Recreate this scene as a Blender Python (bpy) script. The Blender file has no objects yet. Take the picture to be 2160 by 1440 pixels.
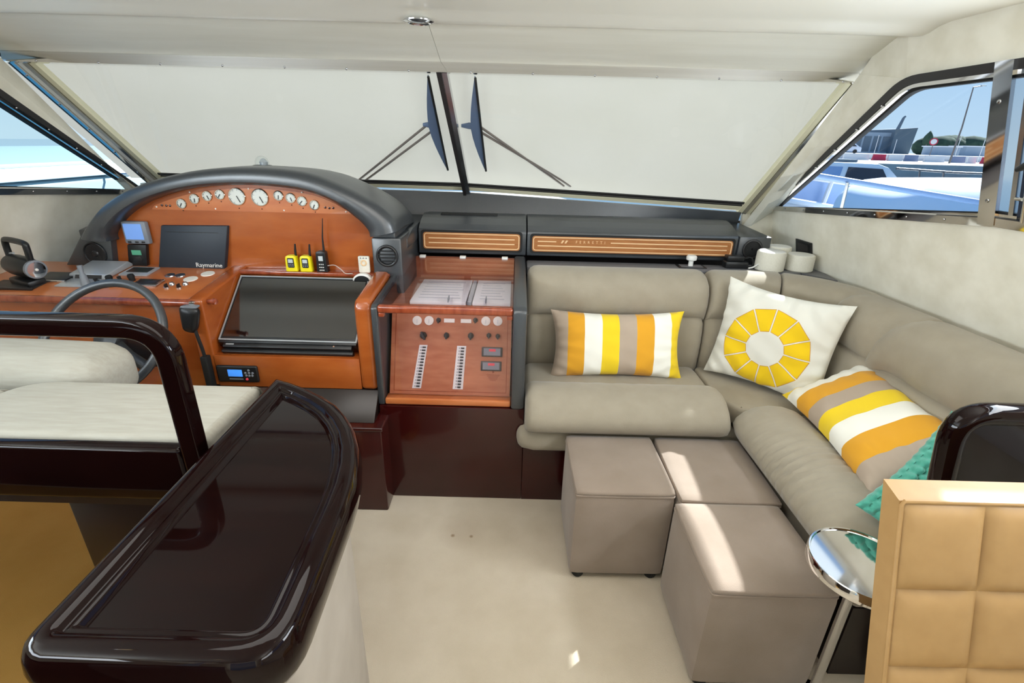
import bpy, bmesh, math, random
from mathutils import Vector, Matrix, Euler
random.seed(7)
R = math.radians
sc = bpy.context.scene
col = sc.collection

# ------------------------------------------------------------------ camera
cam_d = bpy.data.cameras.new('camera'); cam = bpy.data.objects.new('camera', cam_d); col.objects.link(cam)
cam_d.sensor_width = 36.0; cam_d.lens = 36.0 * 1030 / 2160; cam_d.clip_start = 0.02; cam_d.clip_end = 600
cam.matrix_world = (Matrix.Translation((0, 0, 1.6)) @ Matrix.Rotation(R(90 - 22.2), 4, 'X') @ Matrix.Rotation(R(1.5), 4, 'Z'))
sc.camera = cam

# ------------------------------------------------------------------ sky, sun, daylight at the aft doors, added hatch fill, exposure
w = bpy.data.worlds.new('sky'); sc.world = w; w.use_nodes = True
nt = w.node_tree; nt.nodes.clear()
o_ = nt.nodes.new('ShaderNodeOutputWorld'); b_ = nt.nodes.new('ShaderNodeBackground')
tc = nt.nodes.new('ShaderNodeTexCoord'); sx = nt.nodes.new('ShaderNodeSeparateXYZ'); rp = nt.nodes.new('ShaderNodeValToRGB')
nt.links.new(tc.outputs['Generated'], sx.inputs[0]); nt.links.new(sx.outputs['Z'], rp.inputs[0])
e = rp.color_ramp.elements
e[0].position = 0.0; e[0].color = (0.66, 0.84, 0.97, 1)
e[1].position = 0.9; e[1].color = (0.10, 0.30, 0.72, 1)
q = e.new(0.22); q.color = (0.36, 0.62, 0.94, 1)
nt.links.new(rp.outputs[0], b_.inputs[0]); b_.inputs[1].default_value = 0.74
nt.links.new(b_.outputs[0], o_.inputs[0])
SUN = Vector((0.9, 0.75, 1.0)).normalized()
sd = bpy.data.lights.new('sun', 'SUN'); sd.energy = 10.0; sd.angle = R(0.6); sd.color = (1.0, 0.985, 0.94)
so = bpy.data.objects.new('sun', sd); col.objects.link(so)
so.rotation_euler = SUN.to_track_quat('Z', 'Y').to_euler(); so.location = (9, 7, 10)

def area(name, loc, rot, sx_, sy_, watts, color):
    d = bpy.data.lights.new(name, 'AREA'); d.shape = 'RECTANGLE'; d.size = sx_; d.size_y = sy_; d.energy = watts; d.color = color
    o = bpy.data.objects.new(name, d); col.objects.link(o); o.location = loc; o.rotation_euler = rot
    return o
area('aft_door_daylight', (-0.35, -3.75, 1.15), (R(90), 0, R(180)), 2.6, 1.6, 40, (1.0, 0.96, 0.9))
area('port_window_daylight', (-2.30, -0.6, 1.62), Vector((0.88, 0, 0.47)).to_track_quat('-Z', 'Y').to_euler(), 3.2, 0.5, 80, (0.86, 0.93, 1.0))
area('starboard_window_daylight', (1.62, -2.1, 1.62), Vector((-0.88, 0, 0.47)).to_track_quat('-Z', 'Y').to_euler(), 2.2, 0.45, 30, (0.95, 0.97, 1.0))
area('starboard_forward_window_daylight', (1.595, 0.80, 1.62), Vector((-0.97, 0, 0.22)).to_track_quat('-Z', 'Y').to_euler(), 1.0, 0.40, 27, (0.93, 0.97, 1.0))
area('hatch_fill_light', (-0.35, 1.0, 1.975), (0, 0, 0), 1.1, 0.9, 9.5, (1.0, 0.97, 0.92))  # added overhead fill that brightens the floor; no known source there
sc.view_settings.view_transform = 'Standard'; sc.view_settings.look = 'None'
sc.view_settings.gamma = 1.0; sc.view_settings.use_curve_mapping = False
sc.view_settings.exposure = 0.36

# ------------------------------------------------------------------ materials
def lin(c):
    out = []
    for v in c[:3]:
        v /= 255.0
        out.append(v / 12.92 if v <= 0.04045 else ((v + 0.055) / 1.055) ** 2.4)
    return (*out, 1.0)
MATS = {}
def mat(name, rgb, rough=0.5, metal=0.0, noise=None, bump=None, coat=0.0, spec=0.5, emit=None, rgb2=None, stretch=(1, 1, 1), sheen=0.0, detail=4.0):
    m = bpy.data.materials.new(name); m.use_nodes = True
    t = m.node_tree; p = t.nodes['Principled BSDF']
    p.inputs['Base Color'].default_value = lin(rgb); p.inputs['Roughness'].default_value = rough; p.inputs['Metallic'].default_value = metal
    p.inputs['Specular IOR Level'].default_value = spec
    if coat: p.inputs['Coat Weight'].default_value = coat; p.inputs['Coat Roughness'].default_value = 0.03
    if sheen: p.inputs['Sheen Weight'].default_value = sheen
    if emit: p.inputs['Emission Color'].default_value = lin(emit[0]); p.inputs['Emission Strength'].default_value = emit[1]
    if noise or bump:
        tcn = t.nodes.new('ShaderNodeTexCoord'); mp = t.nodes.new('ShaderNodeMapping'); mp.inputs['Scale'].default_value = stretch
        t.links.new(tcn.outputs['Object'], mp.inputs['Vector'])
    if noise:
        n = t.nodes.new('ShaderNodeTexNoise'); n.inputs['Scale'].default_value = noise; n.inputs['Detail'].default_value = detail
        t.links.new(mp.outputs[0], n.inputs['Vector'])
        r = t.nodes.new('ShaderNodeValToRGB'); r.color_ramp.elements[0].position = 0.32; r.color_ramp.elements[1].position = 0.68
        r.color_ramp.elements[0].color = lin(rgb2 or [c * 0.86 for c in rgb]); r.color_ramp.elements[1].color = lin(rgb)
        t.links.new(n.outputs['Fac'], r.inputs[0]); t.links.new(r.outputs[0], p.inputs['Base Color'])
    if bump:
        n2 = t.nodes.new('ShaderNodeTexNoise'); n2.inputs['Scale'].default_value = bump[0]; n2.inputs['Detail'].default_value = 3
        t.links.new(mp.outputs[0], n2.inputs['Vector'])
        bn = t.nodes.new('ShaderNodeBump'); bn.inputs['Strength'].default_value = bump[1]; bn.inputs['Distance'].default_value = 0.004
        t.links.new(n2.outputs['Fac'], bn.inputs['Height']); t.links.new(bn.outputs[0], p.inputs['Normal'])
    MATS[name] = m
    return m
mat('carpet', (216, 203, 182), 0.95, noise=5, rgb2=(203, 189, 166), bump=(420, 0.55), spec=0.1, sheen=0.2, detail=8)
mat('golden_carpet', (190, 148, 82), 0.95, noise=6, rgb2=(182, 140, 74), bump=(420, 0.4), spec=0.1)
mat('suede_wall', (240, 235, 220), 0.85, noise=9, rgb2=(224, 218, 200), spec=0.2, detail=6)
mat('headliner', (232, 230, 218), 0.6, noise=4, rgb2=(222, 219, 205), stretch=(0.35, 3, 3), spec=0.25, detail=5)
mat('ceiling_gloss', (230, 227, 215), 0.28, spec=0.45)
mat('sofa_fabric', (160, 150, 132), 0.82, noise=14, rgb2=(154, 144, 126), bump=(260, 0.12), spec=0.2, sheen=0.25)
mat('ottoman_fabric', (152, 136, 122), 0.85, noise=6, rgb2=(141, 125, 110), bump=(300, 0.15), spec=0.18, sheen=0.3)
mat('helm_fabric', (170, 167, 156), 0.8, noise=30, rgb2=(162, 158, 146), stretch=(0.4, 3, 3), bump=(200, 0.1), spec=0.2)
mat('black_leather', (56, 60, 64), 0.32, noise=200, rgb2=(50, 54, 58), bump=(900, 0.08), spec=1.0)
mat('grey_leather', (112, 112, 116), 0.5, noise=160, rgb2=(104, 104, 108), bump=(700, 0.12))
mat('cherry', (178, 96, 42), 0.25, noise=4, rgb2=(158, 76, 28), stretch=(1, 1, 3), coat=0.5, detail=5)
mat('cherry_panel', (200, 120, 68), 0.3, noise=5, rgb2=(186, 102, 52), stretch=(1, 1, 5), coat=0.35, detail=8)
mat('cherry_trim', (160, 78, 48), 0.18, noise=8, rgb2=(130, 56, 32), stretch=(5, 1, 1), coat=0.6)
mat('breaker_wood', (190, 120, 82), 0.4, noise=9, rgb2=(172, 98, 62), stretch=(1, 4, 4), coat=0.2)
mat('fascia_wood', (178, 118, 66), 0.35, noise=12, rgb2=(158, 96, 48), stretch=(1, 1, 10))
mat('inlay', (236, 198, 150), 0.4)
mat('mahogany', (20, 6, 5), 0.04, noise=5, rgb2=(15, 4, 4), spec=0.22, stretch=(1, 6, 1))
mat('red_mahogany', (56, 12, 11), 0.16, noise=3, rgb2=(46, 9, 8), coat=0.12, stretch=(1, 1, 2))
mat('dark_walnut', (34, 22, 18), 0.3, noise=10, rgb2=(26, 16, 12))
mat('chrome', (226, 224, 222), 0.06, metal=1.0)
mat('steel', (190, 190, 192), 0.2, metal=1.0)
mat('dark_trim', (40, 38, 38), 0.35)
mat('black_plastic', (24, 25, 27), 0.38)
mat('cover_plastic', (38, 46, 56), 0.5)
mat('grey_plastic', (130, 136, 144), 0.42)
mat('silver_plastic', (186, 190, 194), 0.3, metal=0.35)
mat('white_plastic', (232, 231, 226), 0.42)
mat('cream_plastic', (226, 222, 208), 0.6, noise=160, rgb2=(218, 214, 199))
mat('yellow_plastic', (238, 222, 24), 0.4)
mat('screen_black', (10, 11, 13), 0.08, spec=0.6); MATS['screen_black'].node_tree.nodes['Principled BSDF'].inputs['IOR'].default_value = 2.3
mat('pedestal_suede', (172, 162, 150), 0.85, noise=9, rgb2=(164, 154, 141), spec=0.2)
mat('lcd_blue', (110, 150, 215), 0.25, emit=((110, 150, 215), 0.35))
mat('lcd_bright_blue', (60, 130, 220), 0.25, emit=((60, 130, 220), 0.7))
mat('lcd_green', (80, 150, 120), 0.25, emit=((70, 140, 110), 0.25))
mat('lcd_grey', (196, 204, 206), 0.25)
mat('led_red', (230, 30, 40), 0.3, emit=((255, 30, 45), 3.0))
mat('digit_red', (190, 60, 70), 0.4, emit=((220, 60, 80), 0.3))
mat('paper', (240, 241, 242), 0.7)
mat('paper_print', (196, 200, 208), 0.7)
mat('gauge_face', (214, 216, 208), 0.35)
mat('sticker_white', (240, 236, 226), 0.45)
mat('rubber', (18, 18, 18), 0.7)
mat('gelcoat', (238, 240, 242), 0.25)
mat('pale_hull', (150, 170, 176), 0.4)
mat('canvas', (238, 243, 249), 0.85)
mat('gasket', (226, 220, 190), 0.6)
mat('window_dark', (30, 40, 60), 0.1)
mat('quay', (196, 192, 184), 0.9, noise=0.4, rgb2=(180, 176, 168))
mat('water', (40, 84, 110), 0.08, bump=(2, 0.5))
mat('barrier_red', (190, 40, 70), 0.6)
mat('barrier_grey', (120, 132, 158), 0.6)
mat('barrier_white', (226, 224, 222), 0.7)
mat('building_grey', (150, 162, 172), 0.8)
mat('building_dark', (96, 110, 120), 0.8)
mat('hedge', (62, 84, 62), 0.95, noise=1.5, rgb2=(40, 58, 44))
mat('car_white', (214, 222, 234), 0.25)
mat('pole_blue', (140, 168, 208), 0.35)
mat('pole_steel', (120, 110, 104), 0.4)
mat('knit_teal', (88, 168, 148), 0.9, noise=60, rgb2=(70, 150, 130), spec=0.15, sheen=0.3)
mat('chair_leather', (168, 132, 84), 0.45, noise=30, rgb2=(162, 126, 79), spec=0.35)
mat('pillow_back', (226, 221, 208), 0.85)
mat('lamp_warm', (255, 226, 180), 0.4, emit=((255, 220, 170), 12.0))
mat('cord', (206, 200, 190), 0.5)
mat('wiper_blue', (96, 112, 140), 0.5)
mat('copper_disc', (190, 150, 128), 0.25, metal=0.5)

def nodes_mat(name):
    m = bpy.data.materials.new(name); m.use_nodes = True; t = m.node_tree; t.nodes.clear()
    out = t.nodes.new('ShaderNodeOutputMaterial'); MATS[name] = m
    return m, t, out
def glass_mat(name, tint, gloss=0.06, rough=0.0, ior=1.45):
    m, t, out = nodes_mat(name)
    tr = t.nodes.new('ShaderNodeBsdfTransparent'); tr.inputs[0].default_value = (*tint, 1)
    gl = t.nodes.new('ShaderNodeBsdfGlossy'); gl.inputs['Roughness'].default_value = rough
    lw = t.nodes.new('ShaderNodeLayerWeight'); pw = t.nodes.new('ShaderNodeMath'); pw.operation = 'POWER'; pw.inputs[1].default_value = 5.0
    ma = t.nodes.new('ShaderNodeMath'); ma.operation = 'MULTIPLY_ADD'; ma.inputs[1].default_value = 0.8; ma.inputs[2].default_value = gloss
    t.links.new(lw.outputs['Facing'], pw.inputs[0]); t.links.new(pw.outputs[0], ma.inputs[0])
    mx = t.nodes.new('ShaderNodeMixShader')
    t.links.new(ma.outputs[0], mx.inputs[0]); t.links.new(tr.outputs[0], mx.inputs[1]); t.links.new(gl.outputs[0], mx.inputs[2])
    t.links.new(mx.outputs[0], out.inputs[0])
    return m
glass_mat('glass', (0.96, 0.98, 0.98), gloss=0.02)
glass_mat('glass_blue', (0.86, 0.93, 1.0), gloss=0.02)
glass_mat('glass_sea', (0.86, 0.97, 0.98), gloss=0.02)
glass_mat('acrylic', (0.96, 0.93, 0.95), gloss=0.05)
glass_mat('acrylic_dark', (0.86, 0.86, 0.88), gloss=0.06)

m, t, out = nodes_mat('cover_fabric')        # sun cover: thin cloth that lets daylight through
df = t.nodes.new('ShaderNodeBsdfDiffuse'); tl = t.nodes.new('ShaderNodeBsdfTranslucent'); mx = t.nodes.new('ShaderNodeMixShader'); mx.inputs[0].default_value = 0.62
df.inputs[0].default_value = lin((222, 220, 208)); tl.inputs[0].default_value = lin((214, 210, 190))
tcn = t.nodes.new('ShaderNodeTexCoord'); n = t.nodes.new('ShaderNodeTexNoise'); n.inputs['Scale'].default_value = 3.0; n.inputs['Detail'].default_value = 5
t.links.new(tcn.outputs['Object'], n.inputs['Vector'])
r = t.nodes.new('ShaderNodeValToRGB'); r.color_ramp.elements[0].color = lin((126, 124, 115)); r.color_ramp.elements[1].color = lin((134, 132, 126))
t.links.new(n.outputs['Fac'], r.inputs[0]); t.links.new(r.outputs[0], tl.inputs[0])
t.links.new(df.outputs[0], mx.inputs[1]); t.links.new(tl.outputs[0], mx.inputs[2]); t.links.new(mx.outputs[0], out.inputs[0])

def fabric_out(t, out, color_socket, rough=0.85):
    p = t.nodes.new('ShaderNodeBsdfPrincipled'); p.inputs['Roughness'].default_value = rough; p.inputs['Specular IOR Level'].default_value = 0.2
    p.inputs['Sheen Weight'].default_value = 0.15
    t.links.new(color_socket, p.inputs['Base Color'])
    n2 = t.nodes.new('ShaderNodeTexNoise'); n2.inputs['Scale'].default_value = 350
    bn = t.nodes.new('ShaderNodeBump'); bn.inputs['Strength'].default_value = 0.15; bn.inputs['Distance'].default_value = 0.003
    t.links.new(n2.outputs['Fac'], bn.inputs['Height']); t.links.new(bn.outputs[0], p.inputs['Normal'])
    t.links.new(p.outputs[0], out.inputs[0])
def stripes(name, bands, half):              # printed stripes across the local x axis
    m, t, out = nodes_mat(name)
    tcn = t.nodes.new('ShaderNodeTexCoord'); s = t.nodes.new('ShaderNodeSeparateXYZ'); t.links.new(tcn.outputs['Object'], s.inputs[0])
    mr = t.nodes.new('ShaderNodeMapRange'); mr.inputs[1].default_value = -half; mr.inputs[2].default_value = half
    t.links.new(s.outputs['X'], mr.inputs[0])
    r = t.nodes.new('ShaderNodeValToRGB'); r.color_ramp.interpolation = 'CONSTANT'
    el = r.color_ramp.elements
    el[0].position = 0.0; el[0].color = lin(bands[0][1]); el[1].position = bands[1][0]; el[1].color = lin(bands[1][1])
    for pos, c in bands[2:]:
        k = el.new(pos); k.color = lin(c)
    t.links.new(mr.outputs[0], r.inputs[0]); fabric_out(t, out, r.outputs[0])
YEL, OCH, WHT, TAU = (240, 206, 40), (222, 160, 44), (240, 237, 226), (178, 160, 142)
stripes('stripes_lumbar', [(0, TAU), (0.11, OCH), (0.235, WHT), (0.37, YEL), (0.50, TAU), (0.63, OCH), (0.765, WHT), (0.90, YEL)], 0.315)
stripes('stripes_seat', [(0, YEL), (0.05, WHT), (0.17, OCH), (0.31, TAU), (0.43, YEL), (0.56, WHT), (0.70, OCH), (0.86, TAU)], 0.33)

m, t, out = nodes_mat('sun_print')           # ring of twelve yellow wedges printed on off-white cloth
def mth(op, a, b=None, c=None):
    n = t.nodes.new('ShaderNodeMath'); n.operation = op
    for i, v in enumerate((a, b, c)):
        if v is None: continue
        if isinstance(v, (int, float)): n.inputs[i].default_value = v
        else: t.links.new(v, n.inputs[i])
    return n.outputs[0]
tcn = t.nodes.new('ShaderNodeTexCoord'); s = t.nodes.new('ShaderNodeSeparateXYZ'); t.links.new(tcn.outputs['Object'], s.inputs[0])
X, Y = mth('ADD', s.outputs['X'], 0.01), mth('ADD', s.outputs['Y'], 0.028)
ang = mth('ARCTAN2', Y, X)
seg = mth('FRACT', mth('ADD', mth('MULTIPLY', ang, 12 / (2 * math.pi)), 12.0))
da = mth('MULTIPLY', mth('SUBTRACT', seg, 0.5), 2 * math.pi / 12)         # angle from wedge centre
rad = mth('SQRT', mth('ADD', mth('MULTIPLY', X, X), mth('MULTIPLY', Y, Y)))
flat = mth('MULTIPLY', rad, mth('COSINE', da))                              # straight wedge ends
side = mth('MULTIPLY', rad, mth('SINE', mth('SUBTRACT', math.pi / 12, mth('ABSOLUTE', da))))
mask = mth('MULTIPLY', mth('MULTIPLY', mth('GREATER_THAN', flat, 0.082), mth('LESS_THAN', flat, 0.178)), mth('GREATER_THAN', side, 0.0045))
mask = mth('MULTIPLY', mask, mth('GREATER_THAN', s.outputs['Z'], 0.0))
edge = mth('MULTIPLY', mth('MULTIPLY', mth('GREATER_THAN', flat, 0.079), mth('LESS_THAN', flat, 0.181)), mth('GREATER_THAN', side, 0.0025))
edge = mth('MULTIPLY', edge, mth('GREATER_THAN', s.outputs['Z'], 0.0))
mc0 = t.nodes.new('ShaderNodeMix'); mc0.data_type = 'RGBA'; mc0.inputs[6].default_value = lin((226, 223, 212)); mc0.inputs[7].default_value = lin((206, 150, 70))
t.links.new(edge, mc0.inputs[0])
mc = t.nodes.new('ShaderNodeMix'); mc.data_type = 'RGBA'; mc.inputs[7].default_value = lin((240, 200, 28))
t.links.new(mask, mc.inputs[0]); t.links.new(mc0.outputs[2], mc.inputs[6])
fabric_out(t, out, mc.outputs[2])

# ------------------------------------------------------------------ mesh helpers
class MB:
    def __init__(s): s.v = []; s.f = []
    def add(s, v, f):
        o = len(s.v); s.v += [Vector(a) for a in v]; s.f += [[i + o for i in q] for q in f]; return s
    def addbm(s, bm):
        bm.verts.ensure_lookup_table(); bm.verts.index_update()
        s.add([v.co.copy() for v in bm.verts], [[v.index for v in f.verts] for f in bm.faces]); bm.free(); return s
    def box(s, x0, x1, y0, y1, z0, z1, r=0.0, seg=2, M=None):
        bm = bmesh.new(); bmesh.ops.create_cube(bm, size=1)
        for v in bm.verts: v.co = Vector(((x0 + x1) / 2 + v.co.x * (x1 - x0), (y0 + y1) / 2 + v.co.y * (y1 - y0), (z0 + z1) / 2 + v.co.z * (z1 - z0)))
        if r: bmesh.ops.bevel(bm, geom=bm.edges[:], offset=min(r, 0.49 * min(abs(x1 - x0), abs(y1 - y0), abs(z1 - z0))), segments=seg, profile=0.5, affect='EDGES')
        if M: bmesh.ops.transform(bm, matrix=M, verts=bm.verts)
        return s.addbm(bm)
    def prism(s, poly, d, r=0.0, seg=2):            # poly: 3-D points of a planar face; d: extrusion vector
        bm = bmesh.new(); d = Vector(d)
        vs = [bm.verts.new(p) for p in poly]; f = bm.faces.new(vs)
        g = bmesh.ops.extrude_face_region(bm, geom=[f])
        bmesh.ops.translate(bm, vec=d, verts=[v for v in g['geom'] if isinstance(v, bmesh.types.BMVert)])
        bmesh.ops.recalc_face_normals(bm, faces=bm.faces)
        if r: bmesh.ops.bevel(bm, geom=bm.edges[:], offset=r, segments=seg, profile=0.5, affect='EDGES')
        bmesh.ops.triangulate(bm, faces=[f for f in bm.faces if len(f.verts) > 4])
        return s.addbm(bm)
    def tube(s, pts, r, n=10, closed=False, flat=1.0, up=None):
        pts = [Vector(p) for p in pts]; N = len(pts); rings = []
        tg = []
        for i in range(N):
            a = pts[(i - 1) % N] if (closed or i > 0) else pts[i]; b = pts[(i + 1) % N] if (closed or i < N - 1) else pts[i]
            tg.append((b - a).normalized())
        u = Vector(up) if up else Vector((0, 0, 1))
        if abs(tg[0].dot(u)) > 0.95: u = Vector((1, 0, 0))
        nrm = (u - tg[0] * u.dot(tg[0])).normalized()
        V = []
        for i in range(N):
            nrm = (nrm - tg[i] * nrm.dot(tg[i])).normalized(); bi = tg[i].cross(nrm)
            rr = r[i] if isinstance(r, (list, tuple)) else r
            for k in range(n):
                a = 2 * math.pi * k / n
                V.append(pts[i] + nrm * (rr * math.cos(a)) + bi * (rr * flat * math.sin(a)))
        F = []
        for i in range(N if closed else N - 1):
            for k in range(n):
                j = (i + 1) % N
                F.append([i * n + k, i * n + (k + 1) % n, j * n + (k + 1) % n, j * n + k])
        if not closed: F.append(list(range(n))[::-1]); F.append([(N - 1) * n + k for k in range(n)])
        return s.add(V, F)
    def lathe(s, prof, c, axis=(0, 0, 1), n=24):    # prof: (radius, height)
        ax = Vector(axis).normalized(); q = Vector((0, 0, 1)).rotation_difference(ax); c = Vector(c)
        V = []; F = []
        for (rr, h) in prof:
            for k in range(n):
                a = 2 * math.pi * k / n
                V.append(c + q @ Vector((rr * math.cos(a), rr * math.sin(a), h)))
        for i in range(len(prof) - 1):
            for k in range(n): F.append([i * n + k, i * n + (k + 1) % n, (i + 1) * n + (k + 1) % n, (i + 1) * n + k])
        F.append(list(range(n))[::-1]); F.append([(len(prof) - 1) * n + k for k in range(n)])
        return s.add(V, F)
    def cyl(s, c, r, h, axis=(0, 0, 1), n=20, bev=0.0):
        p = [(r, 0), (r, h)] if not bev else [(r - bev, 0), (r, bev), (r, h - bev), (r - bev, h)]
        return s.lathe(p, c, axis, n)
    def grid(s, fn, nu, nv, cu=False, cv=False):
        V = []; F = []
        for i in range(nu):
            for j in range(nv): V.append(Vector(fn(i / (nu if cu else nu - 1), j / (nv if cv else nv - 1))))
        for i in range(nu if cu else nu - 1):
            for j in range(nv if cv else nv - 1):
                F.append([i * nv + j, ((i + 1) % nu) * nv + j, ((i + 1) % nu) * nv + (j + 1) % nv, i * nv + (j + 1) % nv])
        return s.add(V, F)
    def rbox(s, c, size, r, n=10, puff=(0, 0, 0), M=None, fn=None):   # soft rounded box with bulging faces
        bm = bmesh.new(); bmesh.ops.create_cube(bm, size=2)
        bmesh.ops.subdivide_edges(bm, edges=bm.edges[:], cuts=n, use_grid_fill=True)
        h = Vector(size) / 2; c = Vector(c)
        for v in bm.verts:
            p = Vector((v.co.x * h.x, v.co.y * h.y, v.co.z * h.z))
            k = Vector((max(-h.x + r, min(h.x - r, p.x)), max(-h.y + r, min(h.y - r, p.y)), max(-h.z + r, min(h.z - r, p.z))))
            d = p - k
            if d.length > 1e-9: p = k + d.normalized() * min(r, max(abs(d.x), abs(d.y), abs(d.z)))
            a, b, g = v.co
            p.x += puff[0] * a * (1 - b * b) * (1 - g * g); p.y += puff[1] * b * (1 - a * a) * (1 - g * g); p.z += puff[2] * g * (1 - a * a) * (1 - b * b)
            if fn: p = fn(p, a, b, g)
            v.co = c + p
        if M: bmesh.ops.transform(bm, matrix=M, verts=bm.verts)
        return s.addbm(bm)
    def text(s, body, size, M, depth=0.0006):
        cu = bpy.data.curves.new('lettering', 'FONT'); cu.body = body; cu.size = size; cu.extrude = depth; cu.align_x = 'CENTER'; cu.align_y = 'CENTER'; cu.resolution_u = 2
        o = bpy.data.objects.new('lettering', cu); col.objects.link(o)
        dg = bpy.context.evaluated_depsgraph_get(); me = bpy.data.meshes.new_from_object(o.evaluated_get(dg))
        s.add([M @ v.co for v in me.vertices], [list(p.vertices) for p in me.polygons])
        bpy.data.objects.remove(o); bpy.data.curves.remove(cu); bpy.data.meshes.remove(me)
        return s

ORG = {}
def mesh(name, mb, origin, angle=40, fix=True):
    me = bpy.data.meshes.new(name)
    me.from_pydata([v - origin for v in mb.v], [], mb.f); me.update()
    bm = bmesh.new(); bm.from_mesh(me)
    if fix: bmesh.ops.recalc_face_normals(bm, faces=bm.faces)
    bm.to_mesh(me); bm.free()
    for p in me.polygons: p.use_smooth = True
    me.set_sharp_from_angle(angle=R(angle))
    return me
def tag(o, label=None, cat=None, group=None, kind=None):
    if label: o['label'] = label
    if cat: o['category'] = cat
    if group: o['group'] = group
    if kind: o['kind'] = kind
    return o
def thing(name, label, cat, loc=(0, 0, 0), group=None, kind=None):
    o = bpy.data.objects.new(name, None); col.objects.link(o); o.location = loc; o.empty_display_size = 0.05
    ORG[o.name] = Vector(loc)
    return tag(o, label, cat, group, kind)
def part(name, mb, m, parent, label=None, angle=40, kind=None):
    og = ORG[parent.name]
    me = mesh(name, mb, og, angle); me.materials.append(MATS[m])
    o = bpy.data.objects.new(name, me); col.objects.link(o); o.parent = parent; ORG[o.name] = og
    return tag(o, label, kind=kind)
def single(name, mb, m, label, cat, group=None, kind=None, angle=40, origin=None):
    if origin is None:
        xs = [v.x for v in mb.v]; ys = [v.y for v in mb.v]; zs = [v.z for v in mb.v]
        origin = Vector(((min(xs) + max(xs)) / 2, (min(ys) + max(ys)) / 2, min(zs)))
    origin = Vector(origin)
    me = mesh(name, mb, origin, angle); me.materials.append(MATS[m])
    o = bpy.data.objects.new(name, me); col.objects.link(o); o.location = origin; ORG[o.name] = origin
    return tag(o, label, cat, group, kind)
def local(name, mb, m, M, label, cat, group=None, angle=60):     # mesh built in its own frame, placed by a matrix
    me = mesh(name, mb, Vector((0, 0, 0)), angle); me.materials.append(MATS[m])
    o = bpy.data.objects.new(name, me); col.objects.link(o); o.matrix_world = M; ORG[o.name] = Vector((0, 0, 0))
    return tag(o, label, cat, group)
def lpart(name, mb, m, parent, label=None, angle=40):            # part of a thing that was placed by a matrix
    me = mesh(name, mb, Vector((0, 0, 0)), angle); me.materials.append(MATS[m])
    o = bpy.data.objects.new(name, me); col.objects.link(o); o.parent = parent; ORG[o.name] = Vector((0, 0, 0))
    return tag(o, label)
def copy_tree(o, parent=None):
    c = o.copy(); col.objects.link(c); c.parent = parent; ORG[c.name] = ORG.get(o.name, Vector())
    for ch in list(o.children): copy_tree(ch, c)
    return c
def lerp(a, b, t): return Vector(a) * (1 - t) + Vector(b) * t
def smooth_pts(pts, n=6, closed=False):                          # Catmull-Rom through points
    P = [Vector(p) for p in pts]; N = len(P); out = []
    rng = range(N) if closed else range(N - 1)
    for i in rng:
        p0 = P[(i - 1) % N] if closed or i > 0 else P[i]; p1 = P[i]; p2 = P[(i + 1) % N]; p3 = P[(i + 2) % N] if closed or i + 2 < N else P[(i + 1) % N]
        for k in range(n):
            t_ = k / n
            out.append(0.5 * ((2 * p1) + (p2 - p0) * t_ + (2 * p0 - 5 * p1 + 4 * p2 - p3) * t_ * t_ + (3 * p1 - p0 - 3 * p2 + p3) * t_ ** 3))
    if not closed: out.append(P[-1].copy())
    return out
def fillet(poly, rads, n=6):                                     # round the corners of a closed 2-D/3-D polygon
    P = [Vector(p) for p in poly]; N = len(P); out = []
    for i in range(N):
        r_ = rads[i] if isinstance(rads, (list, tuple)) else rads
        if r_ <= 0: out.append(P[i]); continue
        a = (P[i - 1] - P[i]).normalized(); b = (P[(i + 1) % N] - P[i]).normalized()
        p0 = P[i] + a * r_; p2 = P[i] + b * r_
        for k in range(n + 1):
            t_ = k / n; out.append(p0 * (1 - t_) ** 2 + P[i] * 2 * t_ * (1 - t_) + p2 * t_ ** 2)
    return out

# ================================================================== THE SHELL OF THE CABIN
CX = -0.35                                                        # centreline of the boat
def XR(y, z): return 2.066 - 0.065 * y - 0.268 * max(z, 0.95)
def WR(y, z, d=0.0): return Vector((XR(y, z) - d, y, z))          # starboard wall, d metres inboard
def WL(y, z, d=0.0): return Vector((2 * CX - XR(y, z) + d, y, z))
def sheet(mb, fn, nu, nv, d):
    d = Vector(d); V = []; F = []
    for L in range(2):
        for i in range(nu):
            for j in range(nv): V.append(Vector(fn(i / (nu - 1), j / (nv - 1))) + d * L)
    N = nu * nv; I = lambda L, i, j: L * N + i * nv + j
    for L in range(2):
        for i in range(nu - 1):
            for j in range(nv - 1):
                q_ = [I(L, i, j), I(L, i + 1, j), I(L, i + 1, j + 1), I(L, i, j + 1)]; F.append(q_ if L else q_[::-1])
    for i in range(nu - 1):
        for j in (0, nv - 1): F.append([I(0, i, j), I(0, i + 1, j), I(1, i + 1, j), I(1, i, j)])
    for j in range(nv - 1):
        for i in (0, nu - 1): F.append([I(0, i, j), I(0, i, j + 1), I(1, i, j + 1), I(1, i, j)])
    return mb.add(V, F)
def quad(mb, a, b, c, d_, thick, n=2): return sheet(mb, lambda u, v: lerp(lerp(a, b, u), lerp(d_, c, u), v), n, n, thick)
def inset2(poly, w):
    P = [Vector((p[0], p[1])) for p in poly]; N = len(P); out = []
    ar = sum(P[i].x * P[(i + 1) % N].y - P[(i + 1) % N].x * P[i].y for i in range(N))
    sgn = 1 if ar > 0 else -1
    for i in range(N):
        e1 = (P[i] - P[i - 1]).normalized(); e2 = (P[(i + 1) % N] - P[i]).normalized()
        n1 = Vector((-e1.y, e1.x)) * sgn; n2 = Vector((-e2.y, e2.x)) * sgn
        b = n1 + n2; b = b.normalized() / max(0.5, math.sqrt(max(1e-6, (1 + n1.dot(n2)) / 2)))
        out.append(P[i] + b * w)
    return out
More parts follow.
